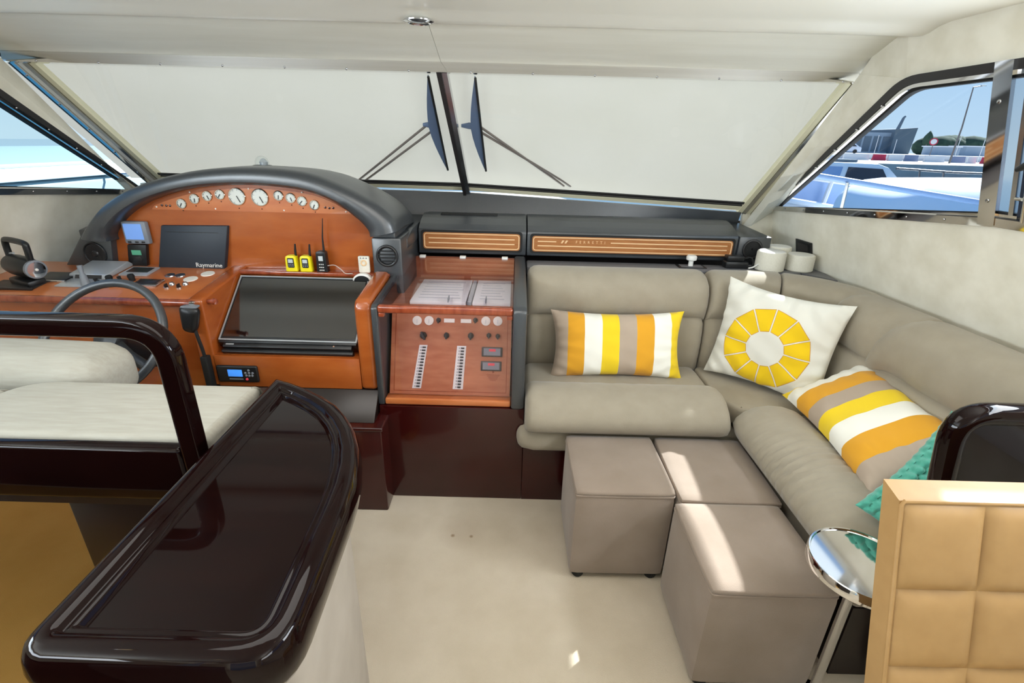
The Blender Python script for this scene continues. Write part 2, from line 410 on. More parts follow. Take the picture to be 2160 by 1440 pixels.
def frame2(mb, poly, w0, w1, fn, d0, d1):                         # flat ring between two insets of an outline
    A = inset2(poly, w0); B = inset2(poly, w1); N = len(A); V = []
    for d in (d0, d1):
        for L in (A, B): V += [fn(p.x, p.y, d) for p in L]
    F = []
    for i in range(N):
        j = (i + 1) % N
        for a, b in ((0, 1), (1, 3), (3, 2), (2, 0)): F.append([a * N + i, a * N + j, b * N + j, b * N + i])
    return mb.add(V, F)

def carpet_stains():                                              # two small brown stains by the mahogany cabinet
    t = MATS['carpet'].node_tree; p = t.nodes['Principled BSDF']; src = p.inputs['Base Color'].links[0].from_socket
    tcn = t.nodes.new('ShaderNodeTexCoord'); prev = src
    for x, y, r_, a in ((-0.237, 1.656, 0.012, 0.8), (-0.156, 1.654, 0.011, 0.8), (-0.20, 1.690, 0.12, 0.22)):
        d = t.nodes.new('ShaderNodeVectorMath'); d.operation = 'DISTANCE'; d.inputs[1].default_value = (x - FO[0], y - FO[1], 0.04)
        t.links.new(tcn.outputs['Object'], d.inputs[0])
        mr = t.nodes.new('ShaderNodeMapRange'); mr.inputs[1].default_value = r_; mr.inputs[2].default_value = r_ * 0.3; mr.inputs[3].default_value = 0.0; mr.inputs[4].default_value = a
        t.links.new(d.outputs['Value'], mr.inputs[0])
        mx = t.nodes.new('ShaderNodeMix'); mx.data_type = 'RGBA'; mx.inputs[7].default_value = lin((140, 112, 80))
        t.links.new(mr.outputs[0], mx.inputs[0]); t.links.new(prev, mx.inputs[6]); prev = mx.outputs[2]
    t.links.new(prev, p.inputs['Base Color'])
FO = (-0.275, -0.85)
carpet_stains()
f = MB(); f.box(-2.35, 1.80, -4.0, 2.3, -0.04, 0.0)
single('floor', f, 'carpet', 'beige carpet covering the cabin floor', 'floor', kind='structure')

OUTLINE = [Vector((a, b)) for a, b in ((3.04, 1.265), (2.06, 1.854), (-1.90, 1.862), (-1.90, 1.405), (1.64, 1.388))]
OPEN = fillet([(p.x, p.y, 0) for p in OUTLINE], [0.0, 0.07, 0.06, 0.06, 0.0], 5)
OPEN = [Vector((p.x, p.y)) for p in OPEN]
for side, W, s in (('right', WR, 1), ('left', WL, -1)):
    mb = MB(); T = Vector((0.06 * s, 0, 0))
    quad(mb, W(-4, 0), W(2.66, 0), W(2.66, 0.95), W(-4, 0.95), T)
    quad(mb, W(-4, 0.95), W(-1.9, 0.95), W(-1.9, 1.405), W(-4, 1.405), T)
    quad(mb, W(-1.9, 0.95), W(1.64, 0.95), W(1.64, 1.388), W(-1.9, 1.405), T)
    quad(mb, W(1.64, 0.95), W(3.04, 0.95), W(3.04, 1.265), W(1.64, 1.388), T)
    quad(mb, W(-4, 1.405), W(-1.9, 1.405), W(-1.9, 2.06), W(-4, 2.06), T)
    quad(mb, W(-1.9, 1.862), W(2.06, 1.854), W(2.06, 2.06), W(-1.9, 2.06), T)
    # pillar between the side window and the windscreen, with a soft ridge
    A = W(2.33, 1.90); B = Vector((CX + s * 1.70, 2.96, 1.17)); C = W(2.06, 1.854); D = W(3.04, 1.265)
    if s > 0: A = Vector((1.445, 2.36, 1.90))
    else: A = Vector((-2.225, 2.36, 1.90)); B = Vector((-2.20, 3.0, 1.20))
    rt = lerp(A, C, 0.45) + Vector((-0.012 * s, -0.012, 0)); rb = lerp(B, D, 0.45) + Vector((-0.012 * s, -0.012, 0))
    quad(mb, A, B, rb, rt, T * 0.8, 6); quad(mb, rt, rb, D, C, T * 0.8, 6)
    quad(mb, C, A, lerp(A, W(2.1, 2.06), 0.9), W(2.06, 2.06), T * 0.8)
    quad(mb, B, D, W(3.04, 0.95), Vector((B.x, B.y, 0.95)), T * 0.8)
    single('wall_' + side, mb, 'suede_wall', 'cream suede lined %s wall around the %s' % (('starboard', 'side window above the sofa') if s > 0 else ('port', 'side window beside the helm')), 'wall', kind='structure', angle=25)

mb = MB()
mb.prism([(-2.22, y, z) for y, z in ((-4, 2.0), (1.885, 2.0), (1.93, 1.994), (1.97, 1.982), (2.0, 1.978), (2.03, 1.981), (2.052, 1.992), (2.06, 2.008), (2.06, 2.07), (-4, 2.07))], (3.72, 0, 0))
cl = single('ceiling', mb, 'ceiling_gloss', 'glossy cream ceiling panel with a rounded front lip', 'ceiling', kind='structure')
mb = MB(); quad(mb, (-2.46, 2.44, 1.907), (-0.3408, 2.44, 1.907), (-0.3408, 2.03, 2.02), (-2.40, 2.03, 2.02), (0, 0.02, 0.03), 4)
quad(mb, (-0.3392, 2.44, 1.907), (1.62, 2.44, 1.907), (1.58, 2.03, 2.02), (-0.3392, 2.03, 2.02), (0, 0.02, 0.03), 4)
single('trim_1', mb, 'headliner', 'pale grained headliner panel sloping down to the windscreen top', 'headliner', kind='structure')
mb = MB(); mb.box(-2.30, 1.56, 3.045, 3.09, 0.0, 1.19)
single('wall_front', mb, 'dark_walnut', 'dark bulkhead hidden behind the dashboard', 'wall', kind='structure')
mb = MB(); mb.box(-2.45, -1.65, -4.06, -4.0, 0, 2.06); mb.box(0.95, 1.85, -4.06, -4.0, 0, 2.06); mb.box(-1.65, 0.95, -4.06, -4.0, 1.95, 2.06)
single('wall_aft', mb, 'suede_wall', 'cream bulkhead around the aft saloon doors', 'wall', kind='structure')
c = thing('ceiling_light', 'small oval chrome ceiling light in the ceiling lip above the windscreen', 'ceiling light', (-0.352, 1.985, 1.972))
part('rim', MB().lathe([(0.046, 0.004), (0.054, 0.0), (0.054, -0.004), (0.040, -0.007), (0.034, -0.002)], (-0.352, 1.985, 1.981), n=28), 'chrome', c)
part('lens', MB().lathe([(0.033, 0.0), (0.026, -0.004), (0.006, -0.006)], (-0.352, 1.985, 1.980), n=20), 'steel', c)
wn = thing('fill_hatch', 'white hatch panel added in the ceiling behind the fill light', 'roof hatch', (-0.35, 1.0, 1.98), kind='structure')  # unseen housing added around the overhead fill light
mb = MB(); frame2(mb, [(-0.95, 0.5), (0.25, 0.5), (0.25, 1.5), (-0.95, 1.5)], 0.0, 0.05, lambda x, y, d: Vector((x, y, 1.998 - d)), 0.018, 0.0); part('frame', mb, 'white_plastic', wn)
part('backing_panel', MB().box(-0.90, 0.20, 0.55, 1.45, 1.986, 1.996), 'white_plastic', wn)
for i, (x, y, who) in enumerate(((-1.2, 0.3, 'above the helm bench'), (0.4, 0.3, 'above the bar passage'), (-1.2, -1.2, 'aft on the port side'), (0.4, -1.2, 'aft on the starboard side'))):
    c = thing('downlight', 'round warm ceiling downlight ' + who, 'downlight', (x, y, 1.99), 'ceiling downlights')
    part('bezel', MB().lathe([(0.035, 0.01), (0.045, 0.0), (0.030, -0.004), (0.026, 0.004)], (x, y, 1.998), n=20), 'chrome', c)
    part('bulb', MB().lathe([(0.024, 0.003), (0.018, -0.003), (0.004, -0.005)], (x, y, 1.998), n=16), 'lamp_warm', c)

# side windows
for nm, W, s, gl, lab in (('window_3', WR, 1, 'glass_blue', 'starboard side window with polished frame above the sofa'), ('window_4', WL, -1, 'glass_sea', 'port side window with polished frame beside the helm')):
    wn = thing(nm, lab, 'window', W(1.7, 1.387), kind='structure')
    mb = MB(); frame2(mb, OPEN, -0.006, 0.022, W, 0.012, -0.03); part('gasket', mb, 'dark_trim', wn)
    mb = MB(); frame2(mb, OPEN, 0.020, 0.034, W, 0.006, -0.035); part('inner_frame', mb, 'chrome', wn)
    mb = MB(); frame2(mb, OPEN, 0.034, 0.040, W, -0.012, -0.035); part('seal', mb, 'rubber', wn)
    mb = MB()                                                     # polished strip along the sill and up the slanted side
    quad(mb, W(3.00, 1.262, 0.016), W(1.64, 1.380, 0.016), W(1.64, 1.408, 0.016), W(2.98, 1.290, 0.016), (0.02 * s, 0, 0))
    quad(mb, W(1.64, 1.380, 0.016), W(-1.9, 1.397, 0.016), W(-1.9, 1.425, 0.016), W(1.64, 1.408, 0.016), (0.02 * s, 0, 0))
    part('sill_strip', mb, 'chrome', wn)
    part('post', quad(MB(), W(1.700, 1.380, 0.02), W(1.642, 1.385, 0.02), W(1.642, 1.860, 0.02), W(1.700, 1.860, 0.02), (0.05 * s, 0, 0)), 'chrome', wn)
    for z in (1.46, 1.75):
        part('screw', MB().lathe([(0.007, 0), (0.0055, 0.003), (0.001, 0.004)], W(1.672, z, 0.02), (-s, 0, -0.25), 12), 'steel', wn)
    for k in range(8):
        y = 2.85 - 0.17 * k; z = 1.276 + (1.394 - 1.276) * (3.0 - y) / 1.36
        part('screw', MB().lathe([(0.0045, 0), (0.003, 0.002), (0.001, 0.003)], W(y, z, 0.017), (-s, 0, -0.25), 8), 'steel', wn)
    for k in range(6):
        y = 2.88 - 0.14 * k; z = 1.285 + (2.96 - y) * 0.589 / 0.9 * 0.905
        part('screw', MB().lathe([(0.0045, 0), (0.003, 0.002), (0.001, 0.003)], W(y - 0.02, z + 0.02, 0.012), (-s, 0, -0.25), 8), 'steel', wn)
    PF = [p for p in OPEN if p.y > 1.5 and p.x > 1.9] + [Vector((1.69, 1.855)), Vector((1.69, 1.386))] + [p for p in OPEN if p.y < 1.5 and p.x > 2.5]
    fl = inset2(PF, 0.02)
    part('front_pane', MB().add([W(p.x, p.y, -0.022) for p in fl] , [list(range(len(fl)))]), gl, wn)
    part('rear_pane', MB().add([W(y, z, -0.03) for y, z in ((1.65, 1.395), (1.65, 1.85), (-1.88, 1.855), (-1.88, 1.41))], [[0, 1, 2, 3]]), gl, wn)
    if s > 0:                                                     # sliding pane aft of the post: dark stiles and a latch
        part('sliding_stile', quad(MB(), W(1.615, 1.40, 0.004), W(1.600, 1.40, 0.004), W(1.600, 1.855, 0.004), W(1.615, 1.855, 0.004), (0.02, 0, 0)), 'steel', wn)
        part('sliding_stile', quad(MB(), W(1.585, 1.40, 0.006), W(1.55, 1.40, 0.006), W(1.55, 1.855, 0.006), W(1.585, 1.855, 0.006), (0.02, 0, 0)), 'window_dark', wn)
        part('sliding_stile', quad(MB(), W(1.535, 1.40, 0.006), W(1.46, 1.40, 0.006), W(1.46, 1.855, 0.006), W(1.535, 1.855, 0.006), (0.02, 0, 0)), 'dark_trim', wn)
        lt = part('latch', MB().tube([W(1.545, 1.41, 0.02), W(1.545, 1.52, 0.02), W(1.545, 1.56, 0.025)], 0.012, 10), 'chrome', wn)
        part('lever', MB().tube([W(1.58, 1.56, 0.03), W(1.545, 1.575, 0.035), W(1.47, 1.565, 0.03)], [0.008, 0.014, 0.008], 10), 'black_plastic', lt)
        part('keeper', MB().tube([W(1.58, 1.755, 0.018), W(1.53, 1.758, 0.022), W(1.47, 1.757, 0.018)], [0.007, 0.01, 0.007], 8), 'black_plastic', wn)
        part('catch', MB().tube([W(1.585, 1.475, 0.018), W(1.53, 1.475, 0.022), W(1.46, 1.475, 0.018)], [0.005, 0.008, 0.005], 8), 'chrome', wn)

# windscreen
TL, TM, TR = Vector((-2.16, 2.43, 1.888)), Vector((-0.345, 2.43, 1.897)), Vector((1.46, 2.43, 1.893))
BL, BM_, BR = Vector((-2.085, 3.0, 1.340)), Vector((-0.30, 3.05, 1.322)), Vector((1.33, 2.97, 1.258))
OUTN = Vector((0, 0.69, 0.72))
def WS(u, v, d=0.0):                                              # u 0..2 across, v 0..1 down, d outward
    a, b = (lerp(TL, TM, u), lerp(BL, BM_, u)) if u <= 1 else (lerp(TM, TR, u - 1), lerp(BM_, BR, u - 1))
    return lerp(a, b, v) + OUTN * d
for nm, u0, lab in (('window_1', 0.0, 'port windscreen pane in front of the helm'), ('window_2', 1.0, 'starboard windscreen pane beyond the dashboard')):
    wn = thing(nm, lab, 'windscreen', WS(u0 + 0.5, 1), kind='structure')
    part('pane', MB().grid(lambda a, b: WS(u0 + 1e-4 + a * 0.9998, b, 0.01), 6, 4), 'glass', wn)
    ux = 0.0 if u0 == 0 else 2.0; s = -1 if u0 == 0 else 1
    for k, (o0, o1, mt, lift) in enumerate(((-0.012, 0.016, 'gasket', 0.000), (0.018, 0.038, 'steel', -0.006), (0.041, 0.066, 'white_plastic' if s < 0 else 'gasket', -0.002), (0.068, 0.086, 'chrome', -0.010), (0.087, 0.104, 'dark_trim', -0.004))):
        mb = MB()
        quad(mb, WS(ux, -0.02, lift) + Vector((s * o0, 0, 0)), WS(ux, 1.03, lift) + Vector((s * o0, 0, 0)), WS(ux, 1.03, lift) + Vector((s * o1, 0, 0)), WS(ux, -0.02, lift) + Vector((s * o1, 0, 0)), OUTN * 0.03)
        part('side_strip', mb, mt, wn)
    for k in range(5):
        p = WS(ux, 0.1 + 0.2 * k, -0.010) + Vector((s * 0.077, 0, 0))
        part('screw', MB().lathe([(0.006, 0), (0.004, 0.003), (0.001, 0.004)], p, -OUTN, 10), 'steel', wn)
    mb = MB()
    quad(mb, WS(u0 + (0 if u0 else -0.0), 0.93, 0.004), WS(u0 + 1, 0.93, 0.004), WS(u0 + 1, 0.945, 0.004), WS(u0, 0.945, 0.004), OUTN * 0.008, 4); part('lower_bead', mb, 'dark_trim', wn)
    mb = MB(); quad(mb, WS(u0, 0.958, 0.006), WS(u0 + 1, 0.958, 0.006), WS(u0 + 1, 0.966, 0.006), WS(u0, 0.966, 0.006), OUTN * 0.008, 4); part('lower_bead', mb, 'dark_trim', wn)
    mb = MB(); quad(mb, WS(u0, 0.966, 0.004), WS(u0 + 1, 0.966, 0.004), WS(u0 + 1, 1.0, 0.004), WS(u0, 1.0, 0.004), OUTN * 0.012, 4); part('gasket', mb, 'gasket', wn)
mb = MB(); quad(mb, (-2.25, 2.405, 1.872), (1.475, 2.405, 1.875), (1.475, 2.412, 1.916), (-2.25, 2.412, 1.913), (0, 0.03, -0.002), 3)
tr = single('trim_2', mb, 'chrome', 'polished metal trim strip along the windscreen top', 'trim', kind='structure')
for k in range(14):
    x = -2.1 + 0.27 * k
    part('screw', MB().lathe([(0.005, 0), (0.0035, 0.002), (0.001, 0.003)], (x, 2.405, 1.877), (0, -1, 0), 8), 'steel', tr)
ml = thing('trim_3', 'slim dark centre mullion between the windscreen panes', 'mullion', WS(1, 1), kind='structure')
mb = MB(); quad(mb, WS(1, 0, -0.03) + Vector((-0.017, 0, 0)), WS(1, 1.02, -0.03) + Vector((-0.014, 0, 0)), WS(1, 1.02, -0.03) + Vector((0.003, 0, 0)), WS(1, 0, -0.03) + Vector((0.004, 0, 0)), OUTN * 0.05); part('dark_bar', mb, 'dark_trim', ml)
mb = MB(); quad(mb, WS(1, 0, -0.022) + Vector((0.004, 0, 0)), WS(1, 1.02, -0.022) + Vector((0.003, 0, 0)), WS(1, 1.02, -0.022) + Vector((0.026, 0, 0)), WS(1, 0, -0.022) + Vector((0.028, 0, 0)), OUTN * 0.04); part('bright_bar', mb, 'steel', ml)

# ------------------------------------------------------------------ outside the glass: cover, wipers, added sun-blocking slabs
def cov(u, v):
    uu = -0.15 + 2.27 * u; k = min(2, max(0, uu)); p = WS(k, -0.20 + 1.30 * v, 0.075)
    p.x += (uu - k) * 1.8
    p += OUTN * (0.004 * math.sin(9 * u + 2 * v) + 0.003 * math.sin(23 * u - 6 * v))
    return p
single('windscreen_cover', MB().grid(cov, 60, 24), 'cover_fabric', 'off-white cloth sun cover stretched outside the windscreen', 'sun cover', angle=180)
def on_ws(x, v, d):                                               # point above the windscreen at cabin x
    a = lerp(TL, TR, (x - TL.x) / (TR.x - TL.x)); b = lerp(BL, BR, (x - BL.x) / (BR.x - BL.x)) if False else Vector((x, 3.03, 1.325))
    p = lerp(Vector((x, 2.43, 1.895)), b, v); return p + OUTN * d
for top, bot, hub, piv, s, who in ((-0.412, -0.392, -0.456, -0.935, -1, 'port'), (-0.198, -0.174, -0.259, 0.30, 1, 'starboard')):
    wp = thing('windscreen_wiper', 'wiper with steel twin arms behind the %s windscreen pane' % who, 'wiper', on_ws(piv, 1.0, 0.05), 'windscreen wipers')
    part('blade_rubber', MB().tube([on_ws(lerp((top, 0, 0), (bot, 0, 0), q).x, 0.09 + 0.74 * q, 0.030) for q in (0, 0.5, 1)], 0.006, 6), 'rubber', wp)
    pts = []
    for q in [i / 10 for i in range(11)]:
        x = lerp((top, 0, 0), (bot, 0, 0), q).x; wv = 0.050 * (1 - abs(2 * q - 1.02) ** 1.5) + 0.004
        pts.append((x, 0.09 + 0.74 * q, max(0.004, wv)))
    mb = MB(); sheet(mb, lambda u, v: on_ws(pts[min(10, round(u * 10))][0] - v * pts[min(10, round(u * 10))][2], pts[min(10, round(u * 10))][1], 0.034), 11, 2, OUTN * 0.008)
    part('blade_spine', mb, 'wiper_blue', wp)
    hb = on_ws(hub + 0.0, 0.455, 0.05)
    part('head', MB().tube([hb + Vector((-0.03, 0, 0)), hb + Vector((0.01, 0, 0)), hb + Vector((0.05, 0, -0.002))], [0.008, 0.016, 0.012], 8), 'wiper_blue', wp)
    for o_, vv in ((-0.012, 0.0), (0.03, 0.035)):
        part('arm', MB().tube([on_ws(hub + (0.06 if s > 0 else 0.0) + o_ * 0.3, 0.455 + vv * 1.6, 0.055), on_ws(piv + o_, 1.0, 0.055)], 0.0065, 8), 'pole_steel', wp)
ov = MB()  # unseen slabs, edges and gaps shaped so sun strips fall on ottomans and chair
H0 = 2.10
def slab(x0, x1, y0, y1): ov.box(x0, x1, y0, y1, H0, H0 + 0.04)
slab(1.45, 1.74, 1.70, 2.30); slab(1.74, 2.125, 1.70, 2.40); slab(1.84, 2.125, 2.40, 3.00); slab(2.02, 2.40, 3.00, 3.15); slab(2.07, 2.60, 1.70, 2.27)
slab(1.45, 2.60, -3.9, 1.57); slab(1.45, 1.82, 1.57, 1.62); slab(2.30, 2.60, 1.57, 1.62); slab(1.45, 2.60, 1.62, 1.70)
single('sun_mask_slabs', ov, 'gelcoat', 'white slabs added outside the starboard windows to shape the sun patches', 'sun blocker', kind='structure')

# ================================================================== DASHBOARD
def prof(mb, x0, x1, pts, r=0.0, seg=2): return mb.prism([(x0, y, z) for y, z in pts], (x1 - x0, 0, 0), r, seg)
def rrect(x0, x1, z0, z1, r_, y, n=5): return fillet([(x0, y, z0), (x1, y, z0), (x1, y, z1), (x0, y, z1)], r_, n)
da_ = thing('dashboard', 'long black leather dashboard under the windscreen with wood inlays', 'dashboard', (0.3, 2.8, 1.03))
DP = [(2.652, 1.028), (2.652, 1.148), (2.658, 1.161), (2.70, 1.181), (2.76, 1.202), (2.81, 1.213), (2.85, 1.216), (2.99, 1.204), (2.99, 1.028)]
part('section', prof(MB(), -0.520, 0.062, DP, 0.004), 'black_leather', da_)
part('section', prof(MB(), 0.068, 1.205, DP, 0.004), 'black_leather', da_)
part('section', prof(MB(), -2.14, -0.526, [(2.40, 1.10), (2.40, 1.150), (2.55, 1.178), (2.99, 1.186), (2.99, 1.10)], 0.006), 'black_leather', da_)
cb = part('corner_block', MB().prism([(1.208, 2.645, 1.005), (1.385, 2.655, 1.005), (1.345, 2.99, 1.03), (1.208, 2.99, 1.03)], (0, 0, 0.155), 0.008), 'black_leather', da_)
for (x, z) in ((1.285, 1.095),):
    part('speaker_ring', MB().tube([(x + 0.048 * math.cos(a), 2.642, z + 0.048 * math.sin(a)) for a in [2 * math.pi * k / 24 for k in range(24)]], 0.006, 8, True), 'dark_trim', cb)
    part('speaker_cone', MB().lathe([(0.042, 0.0), (0.02, -0.012), (0.014, -0.004), (0.004, 0.0)], (x, 2.646, z), (0, -1, 0), 24), 'rubber', cb)
mb = MB()
sheet(mb, lambda u, v: lerp(Vector((lerp(BL, BR, u).x, 2.985, 1.182)), WS(2 * u, 1.0, -0.012), v), 13, 4, (0, 0.03, 0.0))
part('upstand', mb, 'black_leather', da_)
mb = MB(); quad(mb, (1.37, 2.995, 1.10), (1.50, 3.01, 1.10), (1.525, 3.035, 1.30), (1.345, 2.975, 1.26), (0, 0.03, 0)); part('corner_gusset', mb, 'suede_wall', da_)
mb = MB(); quad(mb, (-2.30, 3.01, 1.10), (-2.04, 2.985, 1.10), (-2.06, 2.99, 1.345), (-2.24, 3.03, 1.32), (0, 0.03, 0)); part('corner_gusset', mb, 'suede_wall', da_)
for y in (2.815, 2.850):
    part('vent_slot', MB().box(-0.42, -0.10, y - 0.009, y + 0.009, 1.208, 1.219, 0.002), 'rubber', da_)
def inlay_panel(x0, x1, z0, z1, name_txt):
    part('recess', MB().prism(rrect(x0 - 0.012, x1 + 0.012, z0 - 0.01, z1 + 0.012, 0.02, 2.6505), (0, 0.004, 0)), 'rubber', da_)
    p = part('wood_panel', MB().prism(rrect(x0, x1, z0, z1, 0.018, 2.649), (0, 0.012, 0)), 'fascia_wood', da_)
    part('inlay_border', MB().tube(rrect(x0 + 0.007, x1 - 0.007, z0 + 0.007, z1 - 0.007, 0.015, 2.649), 0.0028, 6, True), 'inlay', p)
    za, zb = z0 + (z1 - z0) * 0.38, z0 + (z1 - z0) * 0.66
    part('inlay_line', MB().box(x0 + 0.03, x1 - 0.03, 2.6475, 2.650, za - 0.0028, za + 0.0028), 'inlay', p)
    if not name_txt:
        part('inlay_line', MB().box(x0 + 0.03, x1 - 0.03, 2.6475, 2.650, zb - 0.0028, zb + 0.0028), 'inlay', p)
    else:
        part('inlay_line', MB().box(x0 + 0.03, x0 + 0.13, 2.6475, 2.650, zb - 0.0028, zb + 0.0028), 'inlay', p)
        part('inlay_line', MB().box(x0 + 0.425, x1 - 0.03, 2.6475, 2.650, zb - 0.0028, zb + 0.0028), 'inlay', p)
        mb = MB()
        for q_ in (0, 1): quad(mb, (x0 + 0.155 + 0.02 * q_, 2.6485, zb - 0.008), (x0 + 0.164 + 0.02 * q_, 2.6485, zb - 0.008), (x0 + 0.174 + 0.02 * q_, 2.6485, zb + 0.008), (x0 + 0.162 + 0.02 * q_, 2.6485, zb + 0.008), (0, 0.001, 0))
        part('emblem', mb, 'inlay', p)
        part('lettering', MB().text('F  E  R  R  E  T  T  I', 0.020, Matrix.Translation((x0 + 0.315, 2.6485, zb)) @ Matrix.Rotation(R(90), 4, 'X')), 'inlay', p)
inlay_panel(-0.495, 0.030, 1.052, 1.142, False)
inlay_panel(0.095, 1.180, 1.052, 1.136, True)
hb = part('vent_block', MB().box(-0.672, -0.530, 2.285, 2.70, 0.90, 1.172, 0.012), 'black_leather', da_)
part('vent_ring', MB().tube([(-0.600 + 0.046 * math.cos(a), 2.281, 1.088 + 0.046 * math.sin(a)) for a in [2 * math.pi * k / 28 for k in range(28)]], 0.007, 8, True), 'black_plastic', hb)
part('vent_throat', MB().lathe([(0.043, 0.0), (0.043, 0.004), (0.03, 0.002)], (-0.600, 2.288, 1.088), (0, -1, 0), 24), 'rubber', hb)
for k in range(4):
    z = 1.064 + 0.016 * k; hw = math.sqrt(0.043 ** 2 - (z - 1.088) ** 2)
    part('vent_slat', MB().box(-0.600 - hw, -0.600 + hw, 2.272, 2.284, z - 0.002, z + 0.002, M=None), 'black_plastic', hb)
single('sofa_shelf', MB().box(0.066, 1.50, 2.50, 2.648, 0.955, 1.005, 0.01), 'grey_leather', 'narrow grey leather shelf behind the sofa backrest', 'shelf')

# ================================================================== CHART TABLE AND SWITCH PANEL
ct = thing('chart_table', 'chart table box with clear lid above the switch panel', 'chart table', (-0.28, 2.25, 0.497))
part('side_panel', prof(MB(), -0.590, -0.562, [(1.915, 0.497), (1.915, 0.950), (1.935, 0.962), (2.62, 1.022), (2.62, 0.497)], 0.006), 'black_leather', ct)
part('side_panel', prof(MB(), 0.002, 0.060, [(1.900, 0.497), (1.900, 0.955), (1.925, 0.970), (2.63, 1.030), (2.63, 0.497)], 0.010), 'black_leather', ct)
part('front_ledge', MB().box(-0.560, 0.0, 1.915, 1.975, 0.499, 0.528, 0.006), 'cherry_panel', ct)
part('rail', MB().box(-0.562, 0.002, 1.912, 1.944, 0.929, 0.963, 0.010, 3), 'cherry_trim', ct)
for x in (-0.548, -0.012): part('rail_bracket', MB().box(x - 0.012, x + 0.012, 1.918, 1.940, 0.912, 0.930, 0.003), 'cherry_trim', ct)
part('front_glazing', MB().box(-0.560, 0.0, 1.925, 1.929, 0.528, 0.929), 'acrylic', ct)
mb = MB(); quad(mb, (-0.560, 1.935, 0.966), (0.0, 1.935, 0.966), (0.0, 2.60, 1.020), (-0.560, 2.60, 1.020), (0, 0, 0.004)); part('lid', mb, 'acrylic', ct, 'clear acrylic lid')
part('side_glazing', prof(MB(), -0.552, -0.549, [(1.945, 0.905), (1.945, 0.962), (2.595, 1.014), (2.595, 0.905)]), 'acrylic_dark', ct)
part('compartment_floor', MB().box(-0.556, 0.0, 2.105, 2.62, 0.895, 0.905), 'breaker_wood', ct)
part('compartment_back', MB().box(-0.556, 0.0, 2.605, 2.62, 0.905, 1.018), 'breaker_wood', ct)
for x in (-0.49, -0.275, -0.05): part('hinge', MB().box(x - 0.016, x + 0.016, 2.578, 2.605, 1.016, 1.030, 0.003), 'white_plastic', ct)
PD = Vector((0, 0.145, 0.34)).normalized(); PNm = Vector((0, -0.34, 0.145)).normalized()
P0 = Vector((0, 1.955, 0.53))
def PN(x, z, d=0.0): return Vector((x, 1.955 + (z - 0.53) * 0.145 / 0.34, z)) + PNm * d
PM = Matrix(((1, 0, 0, 0), (0, PD.y, PNm.y, 0), (0, PD.z, PNm.z, 0), (0, 0, 0, 1)))         # local x,y on the panel, z outward
def onp(x, z, d=0.0): return Matrix.Translation(PN(x, z, d)) @ PM
mb = MB(); quad(mb, PN(-0.548, 0.532), PN(-0.004, 0.532), PN(-0.004, 0.885), PN(-0.548, 0.885), PNm * -0.012)
sp = part('switch_panel', mb, 'breaker_wood', ct, 'reddish wood switch panel')
mb = MB(); frame2(mb, [(-0.53, 0.545), (-0.02, 0.545), (-0.02, 0.875), (-0.53, 0.875)], 0.0, 0.0025, lambda x, z, d: PN(x, z, d), 0.001, 0.0); part('engraved_line', mb, 'cherry_trim', sp)
for x, z in ((-0.433, 0.839), (-0.379, 0.840), (-0.121, 0.844), (-0.067, 0.845)):
    g = part('dial', MB().lathe([(0.021, 0), (0.021, 0.004), (0.018, 0.005), (0.002, 0.005)], PN(x, z), PNm, 20), 'sticker_white', sp)
    part('needle', MB().box(-0.001, 0.001, -0.012, 0.006, 0.0052, 0.0062, M=onp(x, z)), 'paper_print', g)
for x in (-0.287, -0.211): part('label_plate', MB().box(-0.024, 0.024, -0.009, 0.009, 0, 0.004, 0.001, M=onp(x, 0.842)), 'sticker_white', sp)
for x, z, k in ((-0.336, 0.843, 1), (-0.168, 0.847, 1), (-0.403, 0.778, 1.5), (-0.298, 0.780, 1.2), (-0.188, 0.781, 1.3), (-0.106, 0.785, 1), (-0.065, 0.782, 1)):
    kn = part('rotary_switch', MB().lathe([(0.011 * k, 0), (0.010 * k, 0.008), (0.008 * k, 0.012 * k)], PN(x, z), PNm, 14), 'black_plastic', sp)
    part('pointer', MB().box(-0.003 * k, 0.003 * k, -0.015 * k, 0.011 * k, 0.008, 0.017 * k, 0.001, M=onp(x, z) @ Matrix.Rotation(R(25 if k > 1.4 else 0), 4, 'Z')), 'black_plastic', kn)
for x, z in ((-0.089, 0.716), (-0.092, 0.657)):
    d_ = part('digital_meter', MB().box(-0.047, 0.047, -0.022, 0.022, 0, 0.008, 0.003, M=onp(x, z)), 'dark_trim', sp)
    part('meter_window', MB().box(-0.038, 0.038, -0.016, 0.016, 0.007, 0.009, M=onp(x, z)), 'grey_plastic', d_)
    part('digits', MB().box(-0.014, 0.016, 0.002, 0.013, 0.009, 0.0096, M=onp(x, z)), 'digit_red', d_)
for xt, xb, wd in ((-0.401, -0.427, 0.020), (-0.2275, -0.2405, 0.023)):
    mb = MB(); quad(mb, PN(xb - wd, 0.557), PN(xb + wd, 0.557), PN(xt + wd * 0.9, 0.738), PN(xt - wd * 0.9, 0.738), PNm * 0.003)
    bs = part('breaker_strip', mb, 'white_plastic', sp)
    for k in range(14):
        z = 0.566 + 0.0125 * k; x = xb + (xt - xb) * (z - 0.557) / 0.181
        part('toggle', MB().box(-0.002, 0.013, -0.003, 0.003, 0.003, 0.011, M=onp(x, z)), 'black_plastic', bs)
        part('tag', MB().box(-0.012, -0.006, -0.0018, 0.0018, 0.003, 0.0036, M=onp(x, z)), 'grey_plastic', bs)
mb = MB()
for k in range(5): mb.box(-0.03 + 0.004 * k, 0.03 - 0.004 * k, -0.0015 - 0.006 * k + 0.01, 0.0005 - 0.006 * k + 0.01, 0, 0.0006, M=onp(-0.082, 0.611))
mb.lathe([(0.006, 0), (0.005, 0.0007)], PN(-0.082, 0.632), PNm, 3)
part('engraved_notice', mb, 'cherry_trim', sp)
